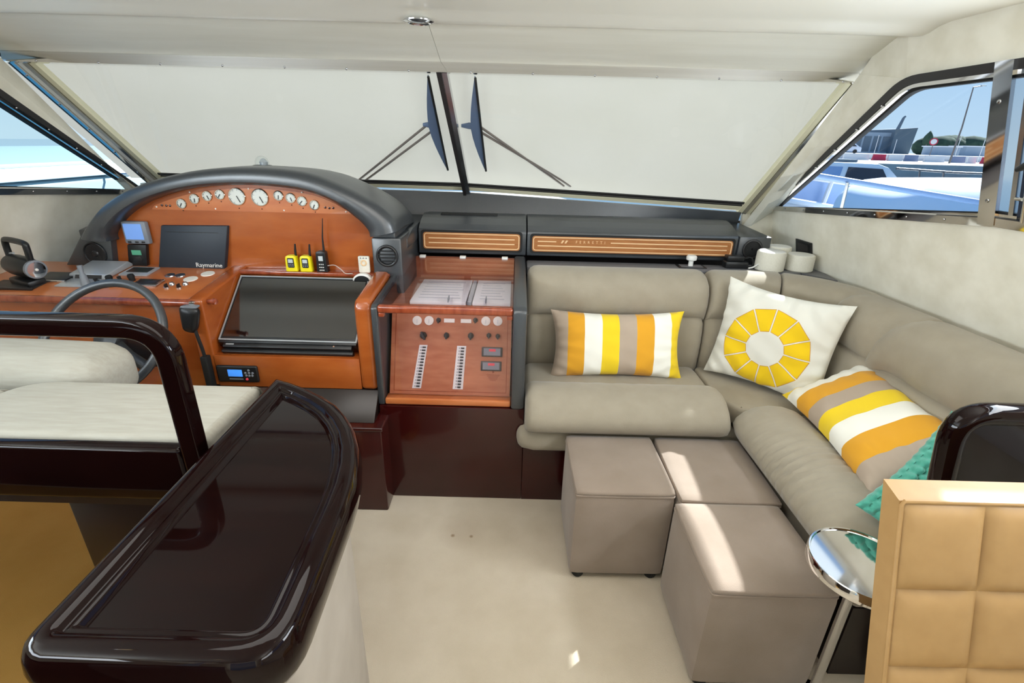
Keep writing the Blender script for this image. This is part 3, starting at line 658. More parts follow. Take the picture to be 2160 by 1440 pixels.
# booklets lying in the compartment
for x0, x1, y0, y1, who in ((-0.47, -0.215, 2.12, 2.50, 'left'), (-0.185, -0.012, 2.12, 2.50, 'right')):
    bk = thing('booklet', '%s of the two white ring booklets under the chart lid' % who, 'booklet', ((x0 + x1) / 2, 2.3, 0.905), 'booklets in the chart table')
    part('pages', MB().box(x0, x1, y0, y1, 0.9055, 0.922, 0.002), 'paper', bk)
    for k in range(7):
        part('print_line', MB().box(x0 + 0.03, x1 - 0.03 - 0.01 * (k % 3), y0 + 0.05 + 0.045 * k, y0 + 0.062 + 0.045 * k, 0.9218, 0.9224), 'paper_print', bk)
sb = thing('ring_binding', 'grey plastic ring binding strip between the two booklets', 'binding', (-0.2, 2.3, 0.905))
part('spine', MB().box(-0.211, -0.189, 2.12, 2.50, 0.9055, 0.918, 0.003), 'grey_plastic', sb)
mb = MB()
for k in range(22): mb.box(-0.209, -0.191, 2.128 + 0.0168 * k, 2.136 + 0.0168 * k, 0.918, 0.924, 0.001)
part('rings', mb, 'silver_plastic', sb, kind='stuff')
for x in (-0.295, -0.125): single('page_marker', MB().box(x, x + 0.004, 2.10, 2.15, 0.924, 0.944), 'grey_plastic', 'thin grey divider tab upright on the %s booklet' % ('left' if x < -0.2 else 'right'), 'tab')

bc = thing('base_cabinet', 'dark red mahogany cabinet under the switch panel', 'cabinet', (-0.25, 2.2, 0))
part('front_panel', MB().box(-0.585, 0.062, 1.905, 1.93, 0.0, 0.496, 0.003), 'red_mahogany', bc)
part('body', MB().box(-0.585, 0.062, 1.93, 2.60, 0.0, 0.496), 'red_mahogany', bc)
hl = thing('helm_locker', 'dark red locker step below the monitor recess', 'locker', (-0.9, 1.9, 0))
part('body', MB().box(-1.36, -0.553, 1.80, 2.26, 0.0, 0.430, 0.008), 'red_mahogany', hl)
part('moulding', MB().box(-1.37, -0.545, 1.790, 2.26, 0.430, 0.450, 0.008, 3), 'red_mahogany', hl)
part('upper_face', prof(MB(), -1.36, -0.592, [(1.83, 0.450), (1.945, 0.556), (2.26, 0.556), (2.26, 0.450)], 0.004), 'dark_walnut', hl)

# ================================================================== HELM CONSOLE
hc = thing('helm_console', 'glossy cherry wood helm console with arched instrument panel and black hood', 'helm console', (-1.45, 2.2, 0))
def CT(y): return 0.95 + (y - 1.95) * 0.05 / 0.35
part('front', MB().box(-2.40, -1.365, 1.985, 2.30, 0.0, 0.925, 0.005), 'cherry', hc)
ct_top = part('control_top', prof(MB(), -2.385, -1.335, [(1.955, 0.925), (1.955, CT(1.955)), (2.34, CT(2.34)), (2.34, 0.925)], 0.003), 'cherry_panel', hc)
part('lip', MB().tube([(-2.385, 1.955, 0.938), (-1.345, 1.955, 0.938)], 0.0165, 14), 'cherry_trim', hc)
lc = part('recess_cheek', prof(MB(), -1.372, -1.305, [(1.945, 0.556), (1.945, 0.955), (2.34, 1.012), (2.34, 0.556)], 0.010, 3), 'cherry', hc)
part('peg', MB().lathe([(0.010, -0.01), (0.010, 0.028), (0.014, 0.03), (0.013, 0.042), (0.002, 0.046)], (-1.305, 1.985, 0.938), (1, -0.25, 0.1), 12), 'cherry_trim', lc)
part('recess_cheek', prof(MB(), -0.668, -0.594, [(1.935, 0.556), (1.935, 0.945), (1.955, 0.975), (2.285, 1.018), (2.285, 0.556)], 0.020, 4), 'cherry', hc)
mb = MB(); quad(mb, (-1.306, 2.035, 0.70), (-0.667, 2.035, 0.70), (-0.667, 2.315, 0.985), (-1.306, 2.315, 0.985), (0, 0.012, -0.01)); part('recess_back', mb, 'cherry', hc)
part('recess_ledge', MB().box(-1.306, -0.667, 1.955, 2.05, 0.688, 0.702, 0.002), 'cherry', hc)
fa = part('lower_fascia', MB().box(-1.306, -0.667, 1.942, 1.962, 0.556, 0.704, 0.004), 'cherry', hc)
part('rear_ledge', MB().box(-1.33, -0.594, 2.268, 2.345, 0.985, 1.002, 0.004), 'cherry_trim', hc)
INN = [(-1.945, 0.985), (-1.900, 1.150), (-1.800, 1.250), (-1.660, 1.320), (-1.460, 1.374), (-1.220, 1.395), (-0.970, 1.380), (-0.830, 1.337), (-0.730, 1.267), (-0.672, 1.195), (-0.665, 0.985)]
ARC = smooth_pts([(x, 0, z) for x, z in INN[1:-1]], 5)
part('instrument_panel', MB().prism([(INN[0][0], 2.335, INN[0][1])] + [(p.x, 2.335, p.z + 0.01) for p in ARC] + [(INN[-1][0], 2.335, INN[-1][1])], (0, 0.03, 0)), 'cherry', hc)
PL = [p for p in ARC if p.z > 1.302]
gp = part('gauge_plate', MB().prism([(-1.700, 2.331, 1.268)] + [(p.x * 0.985 - 0.018, 2.331, p.z - 0.022) for p in PL] + [(-0.755, 2.331, 1.270)], (0, 0.006, 0)), 'cherry_panel', hc, 'lighter wood gauge plate')
GA = [(-1.553, 1.302, .0205), (-1.488, 1.325, .0205), (-1.426, 1.339, .0205), (-1.366, 1.347, .0205), (-1.288, 1.340, .037), (-1.182, 1.339, .037), (-1.095, 1.349, .0205), (-1.040, 1.340, .0205), (-0.989, 1.327, .0205), (-0.934, 1.311, .0205)]
for x, z, r_ in GA:
    g = part('gauge', MB().tube([(x + r_ * math.cos(a), 2.328, z - 0.004 + r_ * math.sin(a)) for a in [2 * math.pi * k / 24 for k in range(24)]], 0.0028, 6, True), 'chrome', gp)
    part('face', MB().lathe([(r_, 0), (r_ - 0.001, 0.0015), (0.001, 0.002)], (x, 2.331, z - 0.004), (0, -1, 0), 24), 'gauge_face', g)
    big = r_ > 0.03
    part('needle', MB().box(-0.0018, 0.0018, -r_ * 0.75, r_ * 0.1, 0.003, 0.0042, M=Matrix.Translation((x, 2.331, z - 0.004)) @ Matrix.Rotation(R(90), 4, 'X') @ Matrix.Rotation(R(25 if big else -50 + 400 * (x % 0.2)), 4, 'Z')), 'black_plastic', g)
    for k in range(8):
        a = R(-40 + 40 * k); c_ = Matrix.Translation((x, 2.331, z - 0.004)) @ Matrix.Rotation(R(90), 4, 'X') @ Matrix.Rotation(a, 4, 'Z')
        part('tick', MB().box(r_ * 0.72, r_ * 0.92, -0.0007, 0.0007, 0.002, 0.0028, M=c_), 'grey_plastic', g)
for x, z in ((-1.647, 1.288), (-1.627, 1.287), (-1.610, 1.287), (-0.885, 1.297), (-0.866, 1.295), (-0.848, 1.296)):
    part('indicator', MB().lathe([(0.0055, 0), (0.0045, 0.003), (0.001, 0.004)], (x, 2.331, z), (0, -1, 0), 10), 'red_mahogany', gp)
for x, z in ((-1.505, 1.350), (-1.23, 1.372), (-0.985, 1.362), (-1.675, 1.280), (-1.40, 1.278), (-1.08, 1.279), (-0.79, 1.280)):
    part('screw', MB().lathe([(0.004, 0), (0.003, 0.002), (0.001, 0.003)], (x, 2.331, z), (0, -1, 0), 8), 'sticker_white', gp)
for x, z, r_ in GA: part('warning_light', MB().lathe([(0.0028, 0), (0.002, 0.002)], (x, 2.331, z - 0.010 - r_ * 1.25), (0, -1, 0), 8), 'red_mahogany', gp)
# padded hood
OUTR = [(-2.030, 1.135), (-1.985, 1.19), (-1.870, 1.292), (-1.694, 1.380), (-1.465, 1.443), (-1.205, 1.469), (-0.953, 1.456), (-0.789, 1.404), (-0.650, 1.335), (-0.566, 1.262), (-0.545, 1.205)]
INR = [(-1.895, 1.125), (-1.885, 1.165), (-1.795, 1.248), (-1.660, 1.318), (-1.460, 1.372), (-1.220, 1.393), (-0.970, 1.378), (-0.830, 1.335), (-0.730, 1.265), (-0.680, 1.212), (-0.672, 1.178)]
PO = smooth_pts([(x, 0, z) for x, z in OUTR], 5); PI_ = smooth_pts([(x, 0, z) for x, z in INR], 5)
def hood(u, v):
    i = min(len(PO) - 1, round(u * (len(PO) - 1))); a = PI_[i]; b = PO[i]
    # v: 0 inner back .. inner front .. bullnose .. outer front .. outer back
    kk = [(0, 2.345), (0.0, 2.29), (0.04, 2.262), (0.18, 2.248), (0.5, 2.244), (0.82, 2.254), (0.97, 2.275), (1.0, 2.31), (1.0, 2.45), (1.0, 2.62), (0.97, 2.70), (0.85, 2.735), (0.0, 2.735)]
    t_, y = kk[round(v * (len(kk) - 1))]
    p = lerp(a, b, t_)
    if y > 2.5: p.z -= 0.02 * (y - 2.5) / 0.2
    return (p.x, y, p.z)
hd = MB().grid(hood, len(PO), 13, cv=False)
n0 = 13; e0 = len(hd.v)
hd.f.append(list(range(n0))); hd.f.append([(len(PO) - 1) * n0 + k for k in range(n0)])
part('hood', hd, 'black_leather', hc, 'black padded leather hood')
part('hood_flange', MB().box(-0.665, -0.560, 2.30, 2.72, 1.150, 1.198, 0.008), 'black_leather', hc)
sk = part('speaker_pod', MB().prism([(-2.175, 2.30, 0.985), (-1.935, 2.30, 0.985), (-1.905, 2.30, 1.150), (-2.045, 2.30, 1.150)], (0, 0.18, 0), 0.010), 'black_leather', hc)
part('speaker_ring', MB().tube([(-2.0 + 0.05 * math.cos(a), 2.296, 1.06 + 0.05 * math.sin(a)) for a in [2 * math.pi * k / 24 for k in range(24)]], 0.005, 8, True), 'black_plastic', sk)
part('speaker_cone', MB().lathe([(0.045, -0.004), (0.045, 0.001), (0.036, 0.002), (0.016, -0.001), (0.012, 0.004), (0.002, 0.006)], (-2.0, 2.296, 1.06), (0, -1, 0), 24), 'dark_trim', sk)
# devices built into the upright panel
Y0 = 2.333
dv = part('pilot_display', MB().box(-1.848, -1.732, 2.305, Y0, 1.108, 1.214, 0.008), 'grey_plastic', hc, 'grey pilot display with blue screen')
part('screen', MB().box(-1.836, -1.752, 2.3025, 2.31, 1.130, 1.203), 'lcd_blue', dv)
for x in (-1.825, -1.79, -1.76): part('button', MB().box(x - 0.008, x + 0.008, 2.302, 2.31, 1.114, 1.122, 0.002), 'dark_trim', dv)
dv = part('depth_display', MB().prism([(-1.868, 2.310, 0.995), (-1.778, 2.310, 0.995), (-1.756, 2.310, 1.104), (-1.846, 2.310, 1.104)], (0, 0.022, 0), 0.004), 'black_plastic', hc)
part('screen', MB().box(-1.832, -1.788, 2.3075, 2.312, 1.055, 1.078), 'lcd_green', dv)
part('keys', MB().box(-1.835, -1.795, 2.308, 2.312, 1.030, 1.048, 0.002), 'dark_trim', dv)
part('dial_key', MB().lathe([(0.008, 0), (0.006, 0.004)], (-1.795, 2.311, 1.036), (0, -1, 0), 12), 'dark_trim', dv)
pc = part('plotter_cover', MB().prism([(-1.718, 2.300, 0.990), (-1.398, 2.300, 0.996), (-1.352, 2.318, 1.203), (-1.668, 2.318, 1.197)], (0, 0.03, 0), 0.005), 'cover_plastic', hc, 'dark blue-black chartplotter cover')
part('lettering', MB().text('Raymarine', 0.030, Matrix.Translation((-1.467, 2.2995, 1.016)) @ Matrix.Rotation(R(90), 4, 'X'), 0.0008), 'white_plastic', pc)
part('ridge', MB().box(-1.645, -1.40, 2.314, 2.317, 1.168, 1.170), 'dark_trim', pc)
# things on the sloping control top
def ctop(x, y, d=0.0): return Vector((x, y, CT(y) + d))
TILT = Matrix.Rotation(math.atan(0.05 / 0.35), 4, 'X')
def onc(x, y): return Matrix.Translation(ctop(x, y)) @ TILT
bn = part('binnacle_box', prof(MB(), -2.02, -1.845, [(2.14, CT(2.14)), (2.15, CT(2.14) + 0.022), (2.29, CT(2.29) + 0.03), (2.325, CT(2.325))], 0.004), 'silver_plastic', hc)
part('dark_window', prof(MB(), -1.99, -1.87, [(2.139, CT(2.14) + 0.003), (2.148, CT(2.14) + 0.018), (2.15, CT(2.14) + 0.017), (2.143, CT(2.14) + 0.003)]), 'dark_trim', bn)
pl_ = part('silver_plate', MB().box(-0.065, 0.065, -0.05, 0.05, 0, 0.008, 0.002, M=onc(-1.76, 2.235)), 'silver_plastic', hc)
part('plate_screen', MB().box(-0.05, 0.05, -0.02, 0.035, 0.007, 0.009, M=onc(-1.76, 2.235)), 'dark_trim', pl_)
pl_ = part('keypad_plate', MB().box(-0.055, 0.055, -0.034, 0.034, 0, 0.010, 0.002, M=onc(-1.635, 2.108)), 'steel', hc)
part('keypad_face', MB().box(-0.044, 0.044, -0.024, 0.024, 0.009, 0.012, 0.001, M=onc(-1.635, 2.108)), 'dark_trim', pl_)
lp = part('lever_plate', MB().box(-0.085, 0.07, -0.04, 0.045, 0, 0.006, 0.002, M=onc(-1.925, 2.09)), 'silver_plastic', hc)
part('lever', MB().tube([ctop(-1.885, 2.07, 0.004), ctop(-1.888, 2.072, 0.045), ctop(-1.892, 2.075, 0.055), ctop(-1.895, 2.078, 0.066), ctop(-1.897, 2.080, 0.088)], [0.019, 0.013, 0.008, 0.010, 0.011], 12), 'grey_plastic', lp)
part('lever_plate', MB().box(-0.07, 0.07, -0.05, 0.05, 0, 0.012, 0.003, M=onc(-2.07, 2.14)), 'black_plastic', hc)
part('chrome_edge', MB().box(-0.07, 0.06, -0.056, -0.048, 0, 0.014, 0.002, M=onc(-2.05, 2.14)), 'chrome', hc)
for x, y in ((-1.849, 2.097), (-1.824, 2.078), (-1.797, 2.100), (-1.780, 2.080), (-1.765, 2.125), (-1.742, 2.100)):
    part('toggle_switch', MB().tube([ctop(x, y, 0), ctop(x - 0.003, y - 0.003, 0.006), ctop(x - 0.006, y - 0.007, 0.026)], [0.008, 0.006, 0.008], 8), 'rubber', hc)
for x, y in ((-1.813, 2.118), (-1.728, 2.138)):
    part('push_knob', MB().lathe([(0.013, 0), (0.012, 0.010), (0.015, 0.022), (0.012, 0.030), (0.001, 0.031)], ctop(x, y), (0, -0.14, 1), 12), 'rubber', hc)
for x, y in ((-1.600, 2.205), (-1.553, 2.207)):
    part('small_gauge', MB().lathe([(0.022, 0), (0.021, 0.004), (0.017, 0.005), (0.001, 0.004)], ctop(x, y), (0, -0.14, 1), 18), 'steel', hc)
for x, y in ((-1.483, 2.17), (-1.44, 2.235)):
    part('round_cover', MB().lathe([(0.030, 0), (0.029, 0.003), (0.001, 0.004)], ctop(x, y), (0, -0.14, 1), 20), 'sticker_white', hc)
for x, y in ((-1.527, 2.066), (-1.474, 2.069)):
    ig = part('ignition_lock', MB().lathe([(0.012, 0), (0.011, 0.008), (0.002, 0.009)], ctop(x, y), (0, -0.14, 1), 14), 'chrome', hc)
    part('key_head', MB().box(-0.003, 0.003, -0.010, 0.010, 0.008, 0.022, 0.002, M=onc(x, y)), 'black_plastic', ig)
for x, y in ((-1.528, 2.105), (-1.470, 2.110)):
    part('starter_button', MB().lathe([(0.013, 0), (0.012, 0.006), (0.008, 0.012), (0.001, 0.013)], ctop(x, y), (0, -0.14, 1), 14), 'steel', hc)
for k in range(2): part('status_light', MB().lathe([(0.004, 0), (0.003, 0.003)], (-1.795 + 0.032 * k, 1.984, 0.83 + 0.012 * k), (0, -1, 0), 8), 'led_red', hc)
# stereo in the lower fascia
rd = part('stereo', MB().box(-1.300, -1.118, 1.928, 1.945, 0.582, 0.662, 0.012, 3), 'black_plastic', hc, 'black marine stereo with blue display')
part('display', MB().box(-1.248, -1.185, 1.926, 1.930, 0.612, 0.645, 0.001), 'lcd_bright_blue', rd)
for dx, dz in ((0, 0), (0.016, 0), (-0.016, 0), (0, 0.013), (0, -0.013), (0.013, -0.012), (-0.013, -0.012)):
    part('button', MB().lathe([(0.0055, 0), (0.0045, 0.003), (0.001, 0.004)], (-1.155 + dx, 1.928, 0.630 + dz), (0, -1, 0), 10), 'grey_plastic', rd)
part('lettering', MB().text('MARINE', 0.011, Matrix.Translation((-1.215, 1.927, 0.600)) @ Matrix.Rotation(R(90), 4, 'X'), 0.0004) if False else MB().box(-1.245, -1.185, 1.9265, 1.929, 0.598, 0.602), 'grey_plastic', rd)
part('power_button', MB().lathe([(0.006, 0), (0.005, 0.003)], (-1.168, 1.928, 0.600), (0, -1, 0), 10), 'digit_red', rd)

# compass with clear dome on top of the hood
cp = thing('compass', 'small dome compass on top of the helm hood', 'compass', (-1.27, 2.58, 1.452))
part('base', MB().lathe([(0.052, 0), (0.052, 0.006), (0.040, 0.012), (0.030, 0.013)], (-1.27, 2.58, 1.452), n=24), 'black_plastic', cp)
part('card', MB().lathe([(0.018, 0.012), (0.020, 0.026), (0.010, 0.040), (0.002, 0.044)], (-1.262, 2.58, 1.452), n=16), 'silver_plastic', cp)
part('dome', MB().lathe([(0.033, 0.012), (0.032, 0.028), (0.025, 0.043), (0.013, 0.052), (0.001, 0.055)], (-1.27, 2.58, 1.452), n=24), 'glass', cp)

# monitor in the recess
A0, A1 = Vector((0, 1.985, 0.762)), Vector((0, 2.252, 0.982)); TU = (A1 - A0).normalized(); TN = Vector((0, -TU.z, TU.y)); TLn = (A1 - A0).length
TV = Matrix(((1, 0, 0, -0.990), (0, TU.y, TN.y, A0.y), (0, TU.z, TN.z, A0.z), (0, 0, 0, 1)))
tv = thing('monitor', 'large black flat monitor lying tilted in the console recess', 'monitor', (-0.990, 1.985, 0.74))
part('casing', MB().box(-0.305, 0.305, -0.012, TLn, -0.045, 0.0, 0.006, M=TV), 'black_plastic', tv)
part('screen', MB().box(-0.292, 0.292, 0.018, TLn - 0.013, -0.001, 0.0015, M=TV), 'screen_black', tv)
mb = MB(); frame2(mb, [(-0.305, 0.0), (0.305, 0.0), (0.305, TLn), (-0.305, TLn)], 0.0, 0.006, lambda x, y, d: TV @ Vector((x, y, d)), 0.003, -0.004); part('bezel_edge', mb, 'silver_plastic', tv)
part('chin', MB().box(-0.285, 0.285, -0.030, 0.0, -0.045, -0.006, 0.006, M=TV), 'black_plastic', tv)
part('badge', MB().box(-0.27, -0.235, -0.020, -0.014, -0.007, -0.0045, M=TV), 'silver_plastic', tv)
part('power_light', MB().lathe([(0.004, 0), (0.003, 0.002)], TV @ Vector((0.205, -0.016, -0.006)), TN, 10), 'copper_disc', tv)
part('stand_strip', MB().box(-0.29, 0.29, -0.048, -0.030, -0.06, -0.02, 0.004, M=TV), 'black_plastic', tv)

# handheld radios and remote along the ledge behind the monitor
def walkie(x, z0, label, m_, h=0.076, w_=0.056, ant=0.052, black=False, tilt=0):
    t_ = thing('handheld_radio' if black else 'walkie_talkie', label, 'radio', (x, 2.295, z0), None if black else 'yellow walkie-talkies on the helm ledge')
    y0, y1 = 2.278, 2.312
    prf = fillet([(x - w_ / 2, y0, z0), (x + w_ / 2, y0, z0), (x + w_ * 0.44, y0, z0 + h), (x - w_ * 0.44, y0, z0 + h)], [0.004, 0.004, 0.014, 0.014], 4)
    bd = part('body', MB().prism(prf, (0, y1 - y0, 0), 0.003), m_, t_)
    fc = part('face', MB().prism(rrect(x - w_ * 0.27, x + w_ * 0.27, z0 + h * 0.25, z0 + h * 0.85, 0.006, y0 - 0.002), (0, 0.004, 0)), 'black_plastic', t_)
    part('screen', MB().box(x - w_ * 0.2, x + w_ * 0.2, y0 - 0.003, y0, z0 + h * 0.55, z0 + h * 0.78), 'lcd_grey', fc)
    for i in range(3):
        for j in range(2 if not black else 3):
            part('key', MB().box(x - w_ * 0.2 + i * w_ * 0.16, x - w_ * 0.2 + i * w_ * 0.16 + w_ * 0.09, y0 - 0.0032, y0, z0 + h * (0.32 if not black else 0.08) + j * h * (0.1 if not black else 0.14), z0 + h * (0.32 if not black else 0.08) + j * h * (0.1 if not black else 0.14) + 0.0045), 'white_plastic' if black else 'grey_plastic', fc)
    ax = x + w_ * (0.33 if not black else 0.2)
    part('antenna', MB().tube([(ax, 2.30, z0 + h - 0.004), (ax + 0.001, 2.30, z0 + h + ant * 0.4), (ax + (0.004 if not black else 0.012), 2.30, z0 + h + ant)], [0.006, 0.0055, 0.004] if not black else [0.006, 0.0035, 0.0018], 8), 'black_plastic', t_)
    return t_
walkie(-1.060, 1.002, 'yellow walkie-talkie nearest the chartplotter cover', 'yellow_plastic')
walkie(-0.992, 1.002, 'yellow walkie-talkie beside the black handheld radio', 'yellow_plastic')
walkie(-0.915, 1.002, 'black handheld radio with a long thin antenna', 'black_plastic', 0.100, 0.052, 0.150, True)
rm = thing('remote_control', 'white remote control with a colour wheel standing on the ledge', 'remote', (-0.712, 2.295, 1.002))
part('body', MB().prism(rrect(-0.742, -0.690, 1.002, 1.082, 0.006, 2.288), (0, 0.014, 0), 0.002), 'cream_plastic', rm)
part('wheel', MB().tube([(-0.716 + 0.012 * math.cos(a), 2.286, 1.050 + 0.012 * math.sin(a)) for a in [2 * math.pi * k / 16 for k in range(16)]], 0.003, 6, True), 'inlay', rm)
for k in range(3): part('button', MB().lathe([(0.0035, 0), (0.003, 0.002)], (-0.730 + 0.014 * k, 2.288, 1.073), (0, -1, 0), 8), 'grey_plastic', rm)
pk = thing('dome_speaker', 'half-round black and white puck on top of the monitor edge', 'puck', (-0.715, 2.255, 0.985))
pp = [(-0.715 + 0.046 * math.cos(a), 2.240, 0.975 + 0.034 * math.sin(a)) for a in [math.pi * k / 14 for k in range(15)]]
part('shell', MB().prism(pp, (0, 0.024, 0), 0.002), 'white_plastic', pk)
pp = [(-0.717 + 0.036 * math.cos(a), 2.237, 0.975 + 0.025 * math.sin(a)) for a in [math.pi * k / 14 for k in range(15)]]
part('face', MB().prism(pp, (0, 0.004, 0)), 'black_plastic', pk)
single('thin_cable', MB().tube(smooth_pts([(-0.885, 2.275, 1.035), (-0.85, 2.27, 1.04), (-0.82, 2.268, 1.02), (-0.80, 2.262, 1.004), (-0.765, 2.262, 1.004)], 5), 0.0016, 6), 'cord', 'thin pale cable trailing from the black handheld radio', 'cable')

# steering wheel
sw = thing('steering_wheel', 'black three-spoke steering wheel at the helm', 'steering wheel', (-1.565, 1.80, 0.86))
WC = Vector((-1.565, 1.72, 0.868)); WN = Vector((0, -0.80, 0.60)).normalized(); WU = Vector((0, 0.60, 0.80)).normalized(); WX = Vector((1, 0, 0))
def wp_(a, r_, d=0.0): return WC + WX * (r_ * math.cos(a)) + WU * (r_ * math.sin(a)) + WN * d
part('rim', MB().tube([wp_(2 * math.pi * k / 48, 0.225) for k in range(48)], 0.0165, 14, True), 'black_leather', sw)
part('hub', MB().lathe([(0.05, -0.06), (0.055, -0.03), (0.045, -0.01), (0.002, -0.004)], WC, WN, 20), 'black_plastic', sw)
for a in (R(-30), R(210), R(270)):
    part('spoke', MB().tube([wp_(a, 0.03, -0.03), wp_(a, 0.12, -0.02), wp_(a, 0.222, 0)], [0.026, 0.017, 0.022], 10, flat=0.45, up=WN.cross(wp_(a, 1) - WC)), 'black_plastic', sw)
part('column', MB().tube([WC - WN * 0.03, WC - WN * 0.30], [0.04, 0.05], 16), 'black_plastic', sw)

# microphone hanging on the cheek
mc_ = thing('radio_microphone', 'black fist microphone with grey top hanging beside the steering wheel', 'microphone', (-1.345, 1.92, 0.83))
part('body', MB().rbox((0, 0, 0), (0.082, 0.040, 0.112), 0.019, 8, (0.003, 0.004, 0.004), M=Matrix.Translation((-1.352, 1.918, 0.880)) @ Matrix.Rotation(R(10), 4, 'Y'), fn=lambda p, a, b, g: Vector((p.x * (0.82 + 0.18 * g), p.y, p.z))), 'black_plastic', mc_)
part('top_cap', MB().rbox((-1.342, 1.921, 0.935), (0.066, 0.034, 0.012), 0.0055, 4), 'grey_plastic', mc_)
part('clip', MB().box(-1.352, -1.330, 1.93, 1.952, 0.93, 0.952, 0.003), 'chrome', mc_)
part('cord', MB().tube(smooth_pts([(-1.340, 1.915, 0.835), (-1.334, 1.915, 0.79), (-1.328, 1.918, 0.72), (-1.328, 1.92, 0.62), (-1.33, 1.93, 0.56)], 5), [0.007] * 21, 8), 'rubber', mc_)
part('holder', MB().box(-1.343, -1.315, 1.905, 1.94, 0.56, 0.71, 0.004), 'rubber', mc_)

# searchlight lantern on the console
sl = thing('searchlight', 'black handheld searchlight with carry handle on the console', 'searchlight', (-2.14, 2.07, 0.967))
SA = Vector((0.93, -0.36, -0.05)).normalized(); SC = Vector((-2.145, 2.085, 1.043))
part('body', MB().lathe([(0.026, -0.098), (0.040, -0.090), (0.046, -0.05), (0.044, 0.03), (0.033, 0.070)], SC, SA, 24), 'black_plastic', sl)
part('bezel', MB().lathe([(0.032, 0.060), (0.040, 0.070), (0.040, 0.084), (0.033, 0.086)], SC, SA, 24), 'grey_plastic', sl)
part('reflector', MB().lathe([(0.033, 0.0865), (0.022, 0.082), (0.010, 0.078), (0.001, 0.083)], SC, SA, 24), 'chrome', sl)
part('bulb', MB().lathe([(0.006, 0.078), (0.006, 0.089), (0.002, 0.091)], SC, SA, 10), 'white_plastic', sl)
part('handle', MB().tube(smooth_pts([SC + SA * 0.062 + Vector((0, 0, 0.035)), SC + SA * 0.066 + Vector((0, 0, 0.09)), SC + SA * 0.052 + Vector((0, 0, 0.110)), SC + SA * -0.06 + Vector((0, 0, 0.110)), SC + SA * -0.085 + Vector((0, 0, 0.095)), SC + SA * -0.088 + Vector((0, 0, 0.03))], 5), 0.0125, 10), 'black_plastic', sl)
part('trigger', MB().tube([SC + SA * -0.09 + Vector((0, 0, 0.045)), SC + SA * -0.05 + Vector((0, 0, 0.052))], 0.005, 8), 'silver_plastic', sl)
part('foot', MB().box(-0.07, 0.07, -0.035, 0.035, 0.0, 0.028, 0.008, M=Matrix.Translation((-2.15, 2.085, 0.968)) @ TILT @ Matrix.Rotation(R(-21), 4, 'Z')), 'black_plastic', sl)
tr_ = thing('lantern_tray', 'flat dark tray under the handheld searchlight', 'tray', (-2.16, 2.05, 0.966))
part('base', MB().box(-0.11, 0.095, -0.045, 0.045, 0.0, 0.004, 0.001, M=onc(-2.17, 2.06)), 'dark_trim', tr_)
part('rim', MB().box(-0.115, 0.10, -0.055, -0.045, 0.0, 0.012, 0.002, M=onc(-2.17, 2.06)), 'dark_trim', tr_)

# ================================================================== SOFA
sf = thing('corner_sofa', 'beige upholstered corner sofa along the dashboard and starboard wall', 'sofa', (0.8, 2.0, 0))
def back_path(s):                                                 # point and inward direction along the back line
    if s < 1.15: return Vector((0.07 + s, 2.50, 0)), Vector((0, -1, 0))
    s -= 1.15; arc = 0.41 * math.pi / 2
    if s < arc:
        a = math.pi / 2 - s / 0.41
        return Vector((1.22 + 0.41 * math.cos(a), 2.09 + 0.41 * math.sin(a), 0)), Vector((-math.cos(a), -math.sin(a), 0))
    s -= arc
    return Vector((1.63 + 0.03 * s, 2.09 - s, 0)), Vector((-1, -0.03, 0)).normalized()
SEC = [(0.0, .50), (.10, .498), (.165, .503), (.186, .525), (.196, .60), (.198, .68), (.192, .745), (.182, .786), (.163, .797), (.163, .803), (.182, .814), (.194, .855), (.199, .90), (.193, .95), (.170, .992), (.130, 1.016), (.08, 1.025), (.03, 1.02), (0.0, 1.0), (0.0, .75)]
def pad(s0, s1, r0, r1, ns=26, thin=False):
    mb = MB(); n = len(SEC)
    def fn(u, v):
        # finer steps near the ends
        uu = 0.5 - 0.5 * math.cos(math.pi * u); s = s0 + (s1 - s0) * uu
        P, I = back_path(s); d, z = SEC[round(v * n) % n]
        a, b = s - s0, s1 - s; e = 1.0
        for x, r_ in ((a, r0), (b, r1)):
            if x < r_: e = min(e, math.sqrt(max(0, 1 - (1 - x / r_) ** 2)))
        r_ = r0 if a < b else r1
        z2 = .5 + (z - .5) * (1 - (1 - e) * min(0.75, r_ / .52)); d2 = d * (0.80 + 0.20 * e)
        if thin and b < 0.16: d2 *= 0.86 + 0.14 * max(0.0, (b - 0.08)) / 0.08; z2 = .5 + (z - .5) * (1 - 0.02 * (1 - e))
        w_ = 0.0025 * math.sin(19 * s + 9 * z) * (1 if d > .1 else 0)
        p = P + I * (d2 + w_); p.z = z2
        return p
    mb.grid(fn, ns, n, cv=True)
    mb.f.append(list(range(n))); mb.f.append([(ns - 1) * n + k for k in range(n)])
    return mb
part('back_cushion', pad(0.0, 0.902, 0.05, 0.05), 'sofa_fabric', sf, angle=60)
part('back_cushion', pad(0.908, 1.30, 0.05, 0.02), 'sofa_fabric', sf, angle=60)
part('back_cushion', pad(1.303, 1.82, 0.02, 0.03, 30, True), 'sofa_fabric', sf, angle=60)
part('back_cushion', pad(1.70, 2.15, 0.13, 0.03, 30, True), 'sofa_fabric', sf, angle=60)
part('back_cushion', pad(2.015, 2.82, 0.17, 0.05, 40), 'sofa_fabric', sf, angle=60)
SEAT = [(0.0, .435), (0.0, .520), (.03, .540), (.10, .546), (.20, .546), (.245, .545), (.260, .543), (.275, .552), (.31, .577), (.36, .594), (.42, .598), (.475, .588), (.525, .560), (.555, .525), (.564, .495), (.552, .458), (.525, .436), (.30, .434)]
